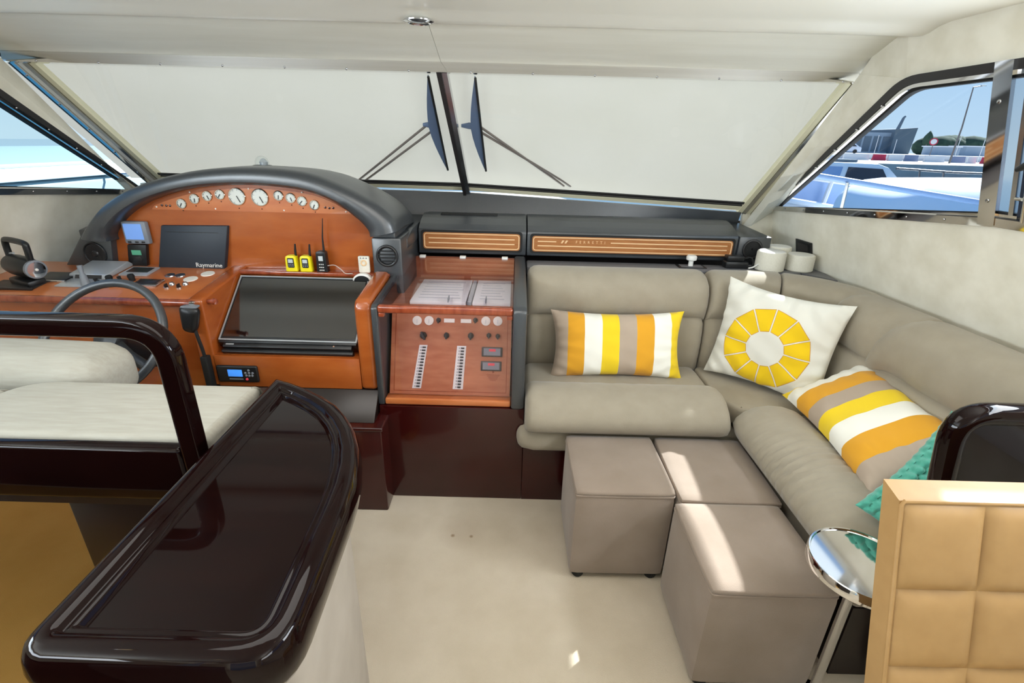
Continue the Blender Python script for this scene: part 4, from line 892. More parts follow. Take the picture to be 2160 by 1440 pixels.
def seat(L, place, r_, ns=44, folds=None):
    mb = MB(); n = len(SEAT)
    def fn(u, v):
        uu = 0.5 - 0.5 * math.cos(math.pi * u) if ns > 20 else u; uu = 0.35 * uu + 0.65 * u
        s = L * uu; d, z = SEAT[round(v * n) % n]
        e = 1.0
        for x in (s, L - s):
            if x < r_: e = min(e, math.sqrt(max(0, 1 - (1 - x / r_) ** 2)))
        z = .435 + (z - .435) * (0.75 + 0.25 * e)
        if d > .3: d = .3 + (d - .3) * (0.86 + 0.14 * e)
        if folds and d > .27 and z > .46: z += folds(s, d); d += folds(s, d) * 0.7
        return place(s, d, z)
    mb.grid(fn, ns, n, cv=True); mb.f.append(list(range(n))); mb.f.append([(ns - 1) * n + k for k in range(n)])
    return mb
def foldL(s, d): return -0.006 * (0.5 + 0.5 * math.sin(60 * s + 30 * d)) ** 3 * math.exp(-((s - 0.40) / 0.25) ** 2) * math.exp(-((d - 0.33) / 0.12) ** 2)
def foldR(s, d):
    t_ = s + 0.55 * (d - .4)
    return -0.021 * (0.5 + 0.5 * math.sin(135 * t_ + 3.0 * math.sin(11 * s + 5 * d))) ** 2 * math.exp(-((s - 0.45) / 0.19) ** 2) * (0.4 + 0.6 * math.sin(5 * d + 1.2) ** 2) + 0.0015 * math.sin(30 * s)
part('seat_cushion', seat(0.885, lambda s, d, z: Vector((0.065 + s, 2.340 - d, z)), 0.045, 44, foldL), 'sofa_fabric', sf, angle=60)
part('seat_cushion', seat(0.79, lambda s, d, z: Vector((1.520 - d, 1.868 - s, z)), 0.13, 170, foldR), 'sofa_fabric', sf, angle=60)
part('corner_cushion', MB().prism(fillet([(0.955, 2.34, 0.438), (0.955, 1.99, 0.438), (1.02, 1.90, 0.438), (1.10, 1.875, 0.438), (1.50, 1.875, 0.438), (1.50, 2.1, 0.438), (1.25, 2.34, 0.438)], 0.03, 3), (0, 0, 0.096), 0.022, 4), 'sofa_fabric', sf, angle=60)
part('base', MB().rbox((0.535, 2.09, 0.365), (1.01, 0.50, 0.135), 0.062, 12), 'sofa_fabric', sf, angle=60)
part('base', MB().rbox((1.28, 1.66, 0.365), (0.50, 1.18, 0.135), 0.05, 12), 'sofa_fabric', sf, angle=60)
part('plinth', MB().box(0.064, 1.04, 1.905, 2.30, 0.0, 0.300), 'red_mahogany', sf)
part('plinth', MB().box(1.07, 1.58, 1.09, 2.30, 0.0, 0.300), 'dark_walnut', sf)
# glossy end panel of the sofa
ep = thing('sofa_end_panel', 'high gloss dark mahogany end panel with rounded corner behind the quilted chair', 'end panel', (1.36, 1.03, 0))
EPP = fillet([(1.24, 1.03, 0.02), (1.07, 1.03, 1.025), (1.63, 1.03, 1.025)], [0, 0.085, 0], 8)
part('panel', MB().prism([(p.x, 1.020, p.z) for p in EPP] + [(1.63, 1.020, 0.02)], (0, 0.020, 0)), 'mahogany', ep)
part('rounded_frame', MB().tube(EPP, 0.028, 18, up=(0, 1, 0)), 'mahogany', ep)

# shelf things in the corner behind the sofa
for x, y, h, r_, who in ((1.350, 2.558, 1.106, 0.072, 'nearest the black power adapter'), (1.513, 2.572, 1.090, 0.070, 'under the wall socket'), (1.445, 2.672, 1.112, 0.062, 'behind the other two by the dashboard corner')):
    cy = thing('round_speaker', 'white drum-shaped unit ' + who, 'speaker', (x, y, 1.005), 'white drum-shaped units on the sofa shelf')
    part('body', MB().lathe([(r_ - 0.006, 0), (r_, 0.006), (r_ * 0.985, h - 1.005 - 0.010), (r_ * 0.95, h - 1.005 - 0.002), (r_ * 0.9, h - 1.005)], (x, y, 1.005), n=32), 'cream_plastic', cy)
    part('top_disc', MB().lathe([(r_ * 0.88, 0), (r_ * 0.86, 0.0012), (0.002, 0.0015)], (x, y, h), n=32), 'white_plastic', cy)
shx = thing('corner_shelf', 'grey leather corner shelf under the white drum units', 'shelf', (1.5, 2.6, 0.9))
part('top', MB().prism([(1.502, 2.50, 0.975), (1.60, 2.36, 0.975), (1.622, 2.50, 0.975), (1.61, 2.76, 0.975), (1.39, 2.76, 0.975), (1.39, 2.652, 0.975), (1.502, 2.652, 0.975)], (0, 0, 0.030)), 'grey_leather', shx)
pa = thing('power_adapter', 'black power adapter with cables on the sofa shelf', 'adapter', (1.18, 2.6, 1.005))
part('body', MB().box(1.125, 1.245, 2.565, 2.625, 1.005, 1.040, 0.006), 'black_plastic', pa)
part('upper_box', MB().box(1.135, 1.225, 2.58, 2.63, 1.040, 1.068, 0.005), 'black_plastic', pa)
part('cable', MB().tube(smooth_pts([(1.235, 2.60, 1.05), (1.26, 2.585, 1.062), (1.275, 2.58, 1.035), (1.262, 2.575, 1.012), (1.30, 2.62, 1.012)], 5), 0.004, 8), 'rubber', pa)
part('cable', MB().tube(smooth_pts([(1.23, 2.60, 1.055), (1.265, 2.60, 1.058), (1.285, 2.61, 1.03), (1.29, 2.62, 1.012)], 5), 0.004, 8), 'rubber', pa)
single('white_cable', MB().tube(smooth_pts([(1.245, 2.56, 1.010), (1.265, 2.55, 1.02), (1.28, 2.535, 1.04)], 4), 0.004, 8), 'white_plastic', 'short white cable leaning on the nearest drum unit', 'cable')
kb = thing('stopcock_knob', 'white mushroom knob on a black plate on the sofa shelf', 'knob', (0.945, 2.585, 1.005))
part('plate', MB().box(0.875, 1.02, 2.545, 2.625, 1.0052, 1.009, 0.001), 'black_plastic', kb)
part('plate_face', MB().box(0.889, 1.006, 2.556, 2.614, 1.009, 1.0105), 'grey_leather', kb)
part('stem', MB().lathe([(0.013, 0), (0.012, 0.03)], (0.945, 2.585, 1.010), n=16), 'white_plastic', kb)
part('cap', MB().lathe([(0.018, 0.0), (0.026, 0.004), (0.027, 0.020), (0.022, 0.027), (0.002, 0.029)], (0.945, 2.585, 1.039), n=24), 'white_plastic', kb)
wo = thing('wall_socket', 'black double wall socket beside the sofa corner', 'socket', WR(2.69, 1.055))
mb = MB(); quad(mb, WR(2.76, 1.050, 0.002), WR(2.625, 1.050, 0.002), WR(2.625, 1.140, 0.002), WR(2.76, 1.140, 0.002), (-0.010, 0, 0)); part('plate', mb, 'black_plastic', wo)
mb = MB(); quad(mb, WR(2.738, 1.068, 0.012), WR(2.648, 1.068, 0.012), WR(2.648, 1.122, 0.012), WR(2.738, 1.122, 0.012), (-0.002, 0, 0)); part('insert', mb, 'dark_trim', wo)

# ================================================================== OTTOMANS
def ottoman(x0, x1, y0, y1, h, label, rot=0):
    cx, cy = (x0 + x1) / 2, (y0 + y1) / 2
    t_ = thing('cube_ottoman', label, 'ottoman', (cx, cy, 0), 'taupe cube ottomans')
    sx_, sy_ = x1 - x0, y1 - y0
    part('body', MB().rbox((cx, cy, 0.018 + (h - 0.022) / 2), (sx_, sy_, h - 0.022 - 0.014), 0.014, 10, (0.004, 0.004, 0.0)), 'ottoman_fabric', t_, angle=60)
    part('lid', MB().rbox((cx, cy, h - 0.012), (sx_ - 0.001, sy_ - 0.001, 0.024), 0.0118, 12, (0.002, 0.002, 0.010)), 'ottoman_fabric', t_, angle=60)
    part('piping', MB().tube(fillet([(x0 + 0.003, y0 + 0.003, h - 0.023), (x1 - 0.003, y0 + 0.003, h - 0.023), (x1 - 0.003, y1 - 0.003, h - 0.023), (x0 + 0.003, y1 - 0.003, h - 0.023)], 0.014, 4), 0.0042, 6, True), 'ottoman_fabric', t_)
    for dx in (-1, 1):
        for dy in (-1, 1):
            part('foot', MB().lathe([(0.020, 0), (0.024, 0.006), (0.024, 0.028)], (cx + dx * (sx_ / 2 - 0.04), cy + dy * (sy_ / 2 - 0.03), 0), n=14), 'rubber', t_)
    t_.rotation_euler = (0, 0, R(rot))
    return t_
ottoman(0.245, 0.616, 1.445, 1.822, 0.428, 'taupe cube ottoman farthest left beside the mahogany cabinet', 0.5)
ottoman(0.628, 0.995, 1.415, 1.825, 0.424, 'taupe cube ottoman tucked in the corner between both seat rolls', -1.0)
ottoman(0.592, 0.966, 1.030, 1.402, 0.428, 'taupe cube ottoman nearest the round side table', 0)

# ================================================================== CUSHIONS
def pillow(hw, hh, th, n=36, wr=0.004, seed=0.0, knit=None, pinch=0.12):
    mb = MB()
    def fn(u, v):
        # v < .5 front, > .5 back, closed around
        a = -1 + 2 * u
        back = v > 0.5; w_ = (v * 2 if not back else 2 - v * 2); b = -1 + 2 * w_
        px = a * hw * (1 - 0.085 * (1 - b * b)); py = b * hh * (1 - pinch * (1 - a * a))
        px *= 1 + 0.0; k = max(0.0, (1 - a ** 4)) ** 0.55 * max(0.0, (1 - b ** 4)) ** 0.55
        z = th * k
        fold = wr * (math.sin(11 * a + 5 * b + seed) * math.sin(7 * b - 4 * a + 2 * seed) + 0.6 * math.sin(25 * (a * b) + seed)) * (1 - 0.6 * k) * (1 if k > 0.02 else 0)
        z += fold
        if knit: z += knit(px, py) * k ** 0.3
        return (px, py, z if not back else -z * 0.9)
    N = 2 * n; mb.grid(fn, n * 2, N + 1)
    bm = bmesh.new()
    return mb
def framed(c, x, y):                                              # matrix from a centre and two in-plane directions
    x = Vector(x).normalized(); y = Vector(y); y = (y - x * y.dot(x)).normalized(); z = x.cross(y)
    return Matrix(((x.x, y.x, z.x, c[0]), (x.y, y.y, z.y, c[1]), (x.z, y.z, z.z, c[2]), (0, 0, 0, 1)))
local('lumbar_cushion', pillow(0.325, 0.168, 0.070, 36, 0.006, 1.0), 'stripes_lumbar', framed((0.512, 2.215, 0.694), (1, 0, 0.012), (0, 0.30, 0.95)), 'striped yellow and taupe lumbar cushion upright against the sofa back', 'cushion', 'yellow cushions')
local('sun_cushion', pillow(0.262, 0.245, 0.065, 50, 0.010, 2.3), 'sun_print', framed((1.205, 2.105, 0.775), (0.36, -0.320, -0.025), (0.05, 0.02, 0.42)), 'white square cushion printed with a yellow ring of wedges', 'cushion', 'yellow cushions')
local('lumbar_cushion', pillow(0.340, 0.180, 0.075, 36, 0.006, 4.1), 'stripes_seat', framed((1.345, 1.600, 0.665), (-0.045, -0.52, -0.005), (0.27, 0.09, 0.15)), 'striped yellow and taupe lumbar cushion lying on the starboard seat', 'cushion', 'yellow cushions')
def knit(px, py):
    q_ = 0.026
    i = math.floor(py / q_); ph = 0.5 * (i % 2)
    a = math.cos(2 * math.pi * (px / 0.030 + ph)); b = math.cos(2 * math.pi * py / q_)
    return 0.011 * (0.6 * a - 0.5 * b)
local('knitted_cushion', pillow(0.205, 0.125, 0.055, 80, 0.002, 0.7, knit), 'knit_teal', framed((1.236, 1.135, 0.712), (0.72, 0.32, 0.58), (-0.75, 0.45, 0.35)), 'teal chunky knitted cushion behind the quilted chair', 'cushion')

# ================================================================== ROUND SIDE TABLE, QUILTED CHAIR
rt = thing('side_table', 'small round chrome side table beside the quilted chair', 'side table', (0.937, 0.9785, 0))
part('top_rim', MB().lathe([(0.100, 0.566), (0.124, 0.567), (0.1275, 0.571), (0.1275, 0.600), (0.125, 0.603), (0.121, 0.603), (0.119, 0.598)], (0.937, 0.9785, 0), n=56), 'chrome', rt)
part('top', MB().lathe([(0.120, 0.590), (0.120, 0.5985), (0.002, 0.599)], (0.937, 0.9785, 0), n=56), 'chrome', rt, 'mirror-polished round top')
part('column', MB().cyl((0.937, 0.9785, 0.016), 0.0125, 0.552, n=20), 'steel', rt)
part('base', MB().lathe([(0.105, 0), (0.106, 0.006), (0.098, 0.012), (0.02, 0.018), (0.013, 0.022)], (0.937, 0.9785, 0), n=40), 'chrome', rt)
qc = thing('quilted_chair', 'cream quilted leather chair in the near starboard corner', 'chair', (1.03, 0.40, 0))
def qf(x, z, d=0.0): return Vector((x + 0.028, 0.742 - (1.0 - z) * 0.31 - d * 0.955, z - 0.012))
XS = [0.712, 0.871, 1.024, 1.177, 1.330]; ZS = [1.003, 0.840, 0.690, 0.540, 0.440]
for i in range(4):
    for j in range(4):
        x0, x1 = XS[i], XS[i + 1]; z1, z0 = ZS[j], ZS[j + 1]
        def tile(u, v):
            a, b = 2 * u - 1, 2 * v - 1
            k = (max(0, 1 - a ** 4) * max(0, 1 - b ** 4)) ** 0.6
            return qf(x0 + (x1 - x0) * u, z0 + (z1 - z0) * v, 0.016 * k)
        part('quilt_tile', MB().grid(tile, 15, 15), 'chair_leather', qc, angle=80)
mb = MB(); quad(mb, qf(0.708, 0.43, -0.001), qf(1.334, 0.43, -0.001), qf(1.334, 1.006, -0.001), qf(0.708, 1.006, -0.001), (0, 0.048, 0.012)); part('backrest', mb, 'chair_leather', qc)
part('edge_piping', MB().tube([qf(0.711, 0.43, 0.002), qf(0.711, 1.0, 0.002), qf(0.716, 1.006, 0.002), qf(1.334, 1.006, 0.002)], 0.004, 8), 'chair_leather', qc)
part('seat', MB().rbox((1.02, 0.36, 0.455), (0.60, 0.50, 0.09), 0.03, 8, (0, 0, 0.01)), 'chair_leather', qc)
for x in (0.77, 1.27):
    for y in (0.15, 0.57): part('leg', MB().tube([(x, y, 0.42), (x, y, 0.0)], [0.018, 0.012], 10), 'chrome', qc)

# ================================================================== BAR COUNTER
bt = thing('bar_counter', 'high gloss dark mahogany bar counter with raised rim in the foreground', 'bar counter', (-0.47, 0.8, 0))
OUTB = [(-0.664, 0.425), (-0.286, 0.425)] + [(-0.2945 - 0.002 * k, 0.60 + 0.035 * k) for k in range(5)] + [(-0.308, 0.80), (-0.320, 0.87), (-0.338, 0.935), (-0.366, 1.0), (-0.402, 1.058), (-0.448, 1.115), (-0.502, 1.162), (-0.560, 1.202), (-0.618, 1.234)] + [(-0.684, 1.262)]
RADB = [0.050, 0.085] + [0.0] * (len(OUTB) - 3) + [0.016]
def bloop(w_, z):
    P = inset2(OUTB, w_) if w_ else [Vector(p) for p in OUTB]
    P = [P[-1].copy() if (i > 1 and p.x < P[-1].x + 0.001) else p for i, p in enumerate(P)]
    return fillet([(p.x, p.y, z) for p in P], [max(0.004, r_ - w_) if r_ else 0 for r_ in RADB], 7)
BPROF = [(0.030, .872), (0.008, .877), (0.001, .892), (0.0, .918), (0.003, .940), (0.009, .954), (0.016, .960), (0.024, .962), (0.036, .961), (0.042, .957), (0.0455, .951), (0.048, .9495), (0.051, .951), (0.055, .951), (0.0585, .947), (0.061, .941), (0.064, .938)]
loops = [bloop(w_, z) for w_, z in BPROF]; nb = len(loops[0]); V = [p for L in loops for p in L]; F = []
for i in range(len(loops) - 1):
    for k in range(nb): F.append([i * nb + k, i * nb + (k + 1) % nb, (i + 1) * nb + (k + 1) % nb, (i + 1) * nb + k])
F.append(list(range(nb))[::-1])
part('rim', MB().add(V, F), 'mahogany', bt, angle=70)
inn = bloop(0.0625, 0.9385)
part('inset_panel', MB().prism(inn, (0, 0, -0.01)), 'mahogany', bt, angle=30)
PEDB = [(-0.620, 0.545), (-0.352, 0.545)] + [(p[0] - 0.045, p[1] - 0.012) for p in OUTB[2:-1]] + [(-0.620, 1.19)]
part('pedestal', MB().prism(fillet([(x, y, 0) for x, y in PEDB], [0.01, 0.03] + [0] * (len(PEDB) - 3) + [0.01], 4), (0, 0, 0.872)), 'pedestal_suede', bt)
part('post', MB().cyl((-0.385, 0.505, 0.0), 0.016, 0.872, n=20), 'chrome', bt)
part('post_base', MB().cyl((-0.385, 0.505, 0.0), 0.034, 0.012, n=20, bev=0.004), 'chrome', bt)

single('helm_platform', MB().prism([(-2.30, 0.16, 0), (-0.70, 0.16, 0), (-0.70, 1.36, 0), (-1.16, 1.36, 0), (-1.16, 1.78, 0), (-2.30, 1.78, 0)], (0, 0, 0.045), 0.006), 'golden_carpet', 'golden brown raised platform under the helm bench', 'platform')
gc = thing('shading_counter', 'dark wood counter added out of view to shade the helm bench', 'counter', (-1.5, -0.35, 0))  # unseen box added to keep the aft light off the bench area
part('body', MB().box(-2.25, -0.80, -0.75, 0.10, 0.0, 0.92, 0.01), 'dark_walnut', gc)
part('worktop', MB().box(-2.27, -0.78, -0.77, 0.12, 0.92, 0.955, 0.012, 3), 'mahogany', gc)

# ================================================================== HELM BENCH
hbn = thing('helm_bench', 'helm bench with pale seat cushions and a dark glossy grab rail', 'bench', (-1.35, 1.2, 0))
def sweep(pts, sec, up):
    mb = MB(); pts = [Vector(p) for p in pts]; N = len(pts); n = len(sec); up = Vector(up); V = []
    for i in range(N):
        t_ = (pts[min(N - 1, i + 1)] - pts[max(0, i - 1)]).normalized(); b = t_.cross(up).normalized()
        V += [pts[i] + b * a + up * c_ for a, c_ in sec]
    F = [[i * n + k, i * n + (k + 1) % n, (i + 1) * n + (k + 1) % n, (i + 1) * n + k] for i in range(N - 1) for k in range(n)]
    F += [list(range(n)), [(N - 1) * n + k for k in range(n)]]
    return mb.add(V, F)
sq = [(p.x, p.y) for p in fillet([(-0.0225, -0.019, 0), (0.0225, -0.019, 0), (0.0225, 0.019, 0), (-0.0225, 0.019, 0)], 0.009, 4)]
rail = fillet([(-2.05, 0.945, 1.226), (-0.727, 0.945, 1.226), (-0.727, 0.945, 0.79), (-2.05, 0.945, 0.79)], [0, 0.085, 0, 0], 10)
rail = [p for p in rail if not (p.x < -2 and p.z < 1)]
part('grab_rail', sweep(rail, sq, (0, 1, 0)), 'mahogany', hbn)
part('back_board', MB().box(-2.05, -0.748, 0.925, 0.962, 0.788, 0.936, 0.012, 3), 'mahogany', hbn)
part('seat_box', MB().box(-2.05, -0.73, 0.965, 1.48, 0.74, 0.802), 'dark_walnut', hbn)
part('pedestal', MB().box(-1.16, -0.76, 1.02, 1.36, 0.045, 0.74, 0.006), 'dark_walnut', hbn)
def cush(x0, x1, y0, y1, z0, z1, r_, lab=None, corner=0.0):
    def fn(p, a, b, g):
        return p
    mb = MB(); P = fillet([(x0, y0, z0), (x1, y0, z0), (x1, y1, z0), (x0, y1, z0)], [r_, r_, r_, max(r_, corner)], 8)
    mb.prism(P, (0, 0, z1 - z0), r_ * 0.9, 5)
    part('cushion', mb, 'helm_fabric', hbn, lab, angle=60)
cush(-1.400, -0.716, 0.968, 1.245, 0.803, 0.938, 0.022, None, 0.13)
cush(-2.05, -1.408, 0.968, 1.215, 0.803, 0.925, 0.022)
mb = MB().rbox((-1.62, 1.36, 0.89), (0.80, 0.22, 0.185), 0.07, 12, (0.01, 0, 0.012)); part('bolster', mb, 'helm_fabric', hbn, angle=60)

# ================================================================== OUTSIDE: MARINA
single('harbour_water', MB().box(-160, 200, -60, 200, -1.4, -1.3), 'water', 'blue harbour water around the boats', 'water', kind='structure')
single('foredeck', MB().prism([(-1.75, 3.10, 1.12), (1.05, 3.10, 1.12), (0.4, 6.5, 1.0), (-1.1, 6.5, 1.0)], (0, 0, -0.3), 0.02), 'gelcoat', 'white foredeck of the boat beyond the windscreen', 'deck', kind='structure')
qy = MB().box(16, 170, 62, 190, -1.3, 0.30)
single('quay', qy, 'quay', 'pale concrete quay seen through the starboard window', 'quay', kind='structure')
single('quay_terrace', MB().box(30, 170, 92, 190, 0.30, 1.22, 0.05), 'barrier_white', 'white raised quay terrace behind the barriers', 'terrace', kind='structure')
def barrier(x, y, L, m_, lab):
    p = [(x - L / 2, y - 0.28, 0.30), (x - L / 2, y - 0.28, 0.42), (x - L / 2, y - 0.13, 0.72), (x - L / 2, y - 0.10, 1.22), (x - L / 2, y + 0.10, 1.22), (x - L / 2, y + 0.13, 0.72), (x - L / 2, y + 0.28, 0.42), (x - L / 2, y + 0.28, 0.30)]
    single('road_barrier', MB().prism(p, (L, 0, 0)), m_, lab, 'barrier', 'road barriers on the quay')
BX = [(57.9, 84.0, 'barrier_red', 'red road barrier nearest the parked car on the quay'), (62.3, 83.0, 'barrier_grey', 'grey-blue road barrier next right of the leftmost red one'), (67.6, 80.5, 'barrier_grey', 'grey-blue road barrier next left of the rightmost red one'), (69.6, 77.5, 'barrier_red', 'red road barrier nearest the window post')]
for x, y, m_, lab in BX: barrier(x, y, 2.0, m_, lab)
for x0, y0, L, lab in ((54.6, 84.6, 4.0, 'white road barrier left of the first red one'), (60.1, 83.5, 2.2, 'white road barrier between the first red and grey ones'), (65.0, 81.8, 3.0, 'white road barrier between the two grey ones'), (68.0, 78.6, 1.2, 'short white road barrier before the last red one'), (72.4, 77.0, 3.4, 'white road barrier right of the last red one')): barrier(x0, y0, L, 'barrier_white', lab)
cr = thing('parked_car', 'white car parked on the quay terrace', 'car', (57.8, 93.5, 1.22))
bp = [(55.4, 92.6, 1.5), (60.4, 92.6, 1.5), (60.4, 92.6, 2.15), (59.9, 92.6, 2.35), (59.0, 92.6, 2.9), (56.6, 92.6, 2.9), (56.0, 92.6, 2.4), (55.4, 92.6, 2.2)]
part('body', MB().prism(bp, (0, 1.8, 0), 0.08), 'car_white', cr)
part('side_windows', MB().prism([(56.3, 92.57, 2.35), (59.5, 92.57, 2.35), (58.8, 92.57, 2.8), (56.7, 92.57, 2.8)], (0, 0.06, 0)), 'window_dark', cr)
for x in (56.4, 59.3): part('wheel', MB().cyl((x, 92.5, 1.55), 0.33, 0.2, (0, 1, 0), 18), 'rubber', cr)
bd = thing('warehouse', 'grey flat-roofed warehouse with a raised end block beyond the quay', 'building', (82, 122, 1.2))
part('hall', MB().box(73.0, 85.0, 120, 132, 1.2, 5.6), 'building_grey', bd)
part('end_block', MB().prism([(84.0, 119, 1.2), (88.4, 119, 1.2), (88.8, 119, 6.7), (84.0, 119, 6.3)], (0, 10, 0)), 'building_dark', bd)
part('mast', MB().tube([(84.0, 118.5, 6.2), (84.6, 118.5, 8.6), (84.9, 118.5, 8.9)], [0.4, 0.28, 0.2], 6), 'building_dark', bd)
for k in range(5): part('wall_bay', MB().box(74.0 + 2.1 * k, 75.6 + 2.1 * k, 119.9, 120.0, 1.6, 4.8), 'building_dark', bd)
def blob_row(name, x0, x1, y, z, h, lab):
    mb = MB(); n = 26
    for k in range(n):
        c_ = Vector((x0 + (x1 - x0) * (k + 0.5) / n, y + random.uniform(-1, 1), z + h * 0.4)); rr = h * random.uniform(0.45, 0.62)
        mb.grid(lambda u, v: c_ + Vector((1.6 * rr * math.cos(2 * math.pi * u) * math.sin(math.pi * v), rr * math.sin(2 * math.pi * u) * math.sin(math.pi * v), rr * math.cos(math.pi * v))) * (1 + 0.12 * math.sin(9 * u * 2 * math.pi + k) * math.sin(7 * v * math.pi)), 10, 8, cu=True)
    single(name, mb, 'hedge', lab, 'trees', kind='stuff')
blob_row('tree_belt', 86, 104, 112, 1.2, 4.0, 'dark green belt of trees behind the quay terrace')
tb = thing('tall_bush', 'small tree sticking out above the tree belt', 'tree', (84.5, 110, 1.2))
part('crown', MB().grid(lambda u, v: Vector((84.8 + 0.9 * math.cos(2 * math.pi * u) * math.sin(math.pi * v), 110 + 0.9 * math.sin(2 * math.pi * u) * math.sin(math.pi * v), 4.3 + 1.3 * math.cos(math.pi * v) + 0.3 * math.sin(12 * u))), 14, 10, cu=True), 'hedge', tb)
part('trunk', MB().tube([(84.8, 110, 1.2), (84.8, 110, 3.4)], 0.15, 8), 'pole_steel', tb)
for x0, x1, y, h, lab in ((80.5, 84.6, 101, 1.5, 'low pale shed standing before the tree belt'), (88.2, 92.5, 104, 1.7, 'low pale shed at the right end of the tree belt')):
    sh = thing('harbour_shed', lab, 'shed', ((x0 + x1) / 2, y, 1.22), 'low sheds on the terrace')
    part('wall', MB().box(x0, x1, y, y + 4, 1.22, 1.22 + h), 'building_grey', sh); part('roof', MB().box(x0 - 0.2, x1 + 0.2, y - 0.2, y + 4.2, 1.22 + h, 1.4 + h), 'barrier_white', sh)
lm = thing('street_lamp', 'tall leaning street lamp with a bent arm on the quay', 'street lamp', (62.3, 75, 0.3))
part('pole', MB().tube([(61.9, 75, 0.3), (62.0, 75, 5.0), (61.7, 75, 10.0)], [0.13, 0.10, 0.07], 8), 'pole_steel', lm)
part('arm', MB().tube([(61.7, 75, 10.0), (62.9, 75, 10.2)], 0.06, 8), 'pole_steel', lm)
part('lantern', MB().box(62.6, 63.3, 74.85, 75.15, 10.15, 10.27, 0.03), 'steel', lm)
sg = thing('road_sign', 'round road sign on a thin post', 'sign', (67.0, 85.5, 0.3))
part('post', MB().tube([(67.0, 85.5, 0.3), (67.0, 85.5, 3.2)], 0.05, 8), 'pole_steel', sg)
part('disc', MB().cyl((66.9, 85.42, 3.3), 0.55, 0.04, (-0.62, -0.78, 0), 24), 'barrier_red', sg)
part('face', MB().cyl((66.87, 85.38, 3.3), 0.40, 0.03, (-0.62, -0.78, 0), 24), 'barrier_white', sg)
for k, (x, y, h) in enumerate(((61.0, 90, 4.2), (64.2, 90, 3.6), (71.5, 86, 4.4), (75.5, 86, 3.8))):
    single('flag_pole', MB().tube([(x, y, 0.3), (x, y, h)], 0.05, 6), 'barrier_white', 'thin white pole %s' % ('before the warehouse hall', 'before the warehouse end block', 'right of the road sign', 'farthest right before the sheds')[k], 'pole', 'thin white poles')
# boats alongside
cb_ = thing('covered_boat', 'boat under a pale canvas cover beside the starboard window', 'boat', (7.6, 8.2, -1.3))
part('canvas_cover', MB().rbox((7.95, 8.2, 0.62), (4.6, 2.2, 1.10), 0.48, 14, (0.1, 0, 0.08)), 'canvas', cb_, angle=60)
part('hull', MB().rbox((7.95, 8.2, -0.55), (4.7, 2.4, 1.5), 0.25, 8), 'gelcoat', cb_, angle=60)
part('cover_seam', MB().tube(smooth_pts([(6.75, 7.06, -0.1), (6.80, 7.08, 0.45), (6.86, 7.2, 0.88), (6.9, 7.5, 1.13)], 5), 0.02, 6), 'barrier_white', cb_)
bw = thing('small_cruiser', 'small white boat bow with rails left of the canvas covered boat', 'boat', (6.0, 10.6, -1.3))
part('hull', MB().prism([(5.0, 10.0, 0.70), (7.3, 10.0, 0.35), (7.3, 10.0, -1.3), (5.6, 10.0, -1.3)], (0, 2.2, 0), 0.1), 'gelcoat', bw)
part('side_screen', MB().prism([(5.35, 10.3, 0.68), (6.95, 10.3, 0.45), (7.0, 10.3, 0.95), (5.45, 10.3, 1.10)], (0, 0.05, 0)), 'pole_blue', bw)
for x, z in ((5.45, 0.68), (6.15, 0.58), (6.95, 0.46)): part('stanchion', MB().tube([(x, 10.15, z), (x + 0.06, 10.15, z + 0.46)], 0.045, 8), 'barrier_white', bw)
part('gunwale', MB().tube([(5.0, 10.0, 0.72), (6.2, 9.95, 0.56), (7.3, 9.95, 0.40)], 0.06, 8), 'canvas', bw)
part('rail', MB().tube([(5.4, 10.15, 1.12), (7.0, 10.15, 0.94)], 0.03, 8), 'barrier_white', bw)
mc2 = thing('cabin_cruiser', 'white cabin cruiser with dark windscreen in the next berth', 'boat', (12.5, 18, -1.3))
part('hull', MB().rbox((13.6, 18.6, -0.25), (9.0, 3.0, 1.8), 0.4, 10), 'gelcoat', mc2, angle=60)
part('cabin', MB().prism([(9.4, 17.6, 0.55), (13.3, 17.6, 0.55), (12.6, 17.6, 1.10), (12.2, 17.6, 1.22), (9.8, 17.6, 1.26)], (0, 2.2, 0), 0.05), 'gelcoat', mc2)
part('window', MB().prism([(11.15, 17.56, 0.62), (12.7, 17.56, 0.62), (12.35, 17.56, 1.06), (11.2, 17.56, 1.10)], (0, 0.06, 0)), 'window_dark', mc2)
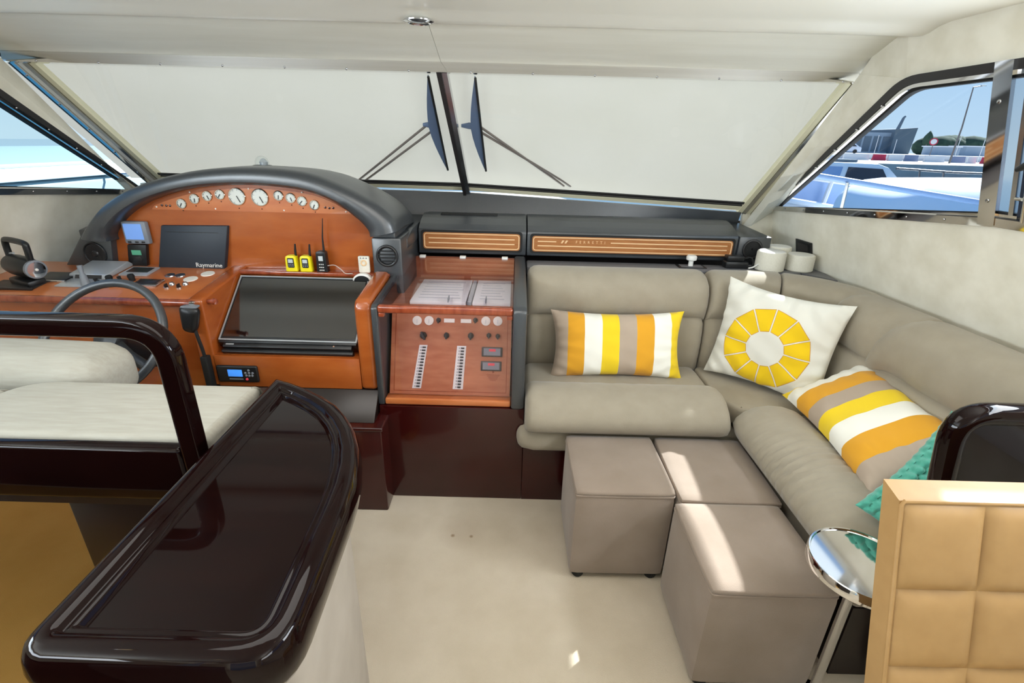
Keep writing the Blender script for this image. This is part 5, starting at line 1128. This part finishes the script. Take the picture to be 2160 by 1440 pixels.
part('window', MB().prism([(9.7, 17.56, 0.68), (10.95, 17.56, 0.66), (11.0, 17.56, 1.10), (9.85, 17.56, 1.12)], (0, 0.06, 0)), 'pole_blue', mc2)
part('roof_rack', MB().box(10.2, 11.6, 17.8, 18.6, 1.24, 1.34, 0.03), 'building_dark', mc2)
part('bow_rail', MB().tube([(12.6, 17.3, 1.10), (14.5, 17.3, 1.02), (17.8, 17.3, 0.98)], 0.035, 8), 'pole_steel', mc2)
for x in (13.4, 14.2, 15.6, 16.8): part('stanchion', MB().tube([(x + 0.1, 17.3, 0.6), (x, 17.3, 1.05)], 0.03, 6), 'pole_steel', mc2)
gr = thing('guard_rail', 'blue-grey guard rail tube running along the side deck outside', 'guard rail', (2.5, 3.5, 0.7))
part('tube', MB().tube([(1.90, 3.55, 1.458), (2.60, 3.5, 1.368), (3.6, 3.4, 1.24)], 0.019, 10), 'pole_blue', gr)
for x, z in ((2.25, 1.40), (3.35, 1.27)): part('stanchion', MB().tube([(x, 3.5, z), (x + 0.02, 3.5, z - 0.55)], 0.012, 8), 'steel', gr)
single('side_deck', MB().box(1.75, 2.75, -3.5, 4.5, 0.62, 0.72, 0.02), 'gelcoat', 'white side deck outside the starboard windows', 'deck', kind='structure')
ny = thing('neighbour_yacht', 'large white yacht moored beyond the port window', 'boat', (-9.5, 9, -1.3))
part('hull', MB().box(-14.0, -6.3, 4.5, 17.0, -1.3, 0.98, 0.1), 'pale_hull', ny)
part('stripe', MB().box(-14.1, -6.26, 4.45, 17.0, 0.985, 1.10, 0.02), 'canvas', ny)
part('bulwark', MB().box(-14.05, -6.9, 4.5, 17.0, 1.10, 1.16, 0.02), 'pale_hull', ny)
part('rail', MB().tube([(-9.0, 7.6, 0.78), (-7.6, 7.7, 0.95), (-5.9, 7.9, 1.0)], 0.02, 8), 'steel', ny)
for x, z in ((-7.95, 0.6), (-7.0, 0.65)): part('stanchion', MB().tube([(x, 7.6, z), (x - 0.12, 7.6, z + 0.36)], 0.035, 8), 'building_dark', ny)
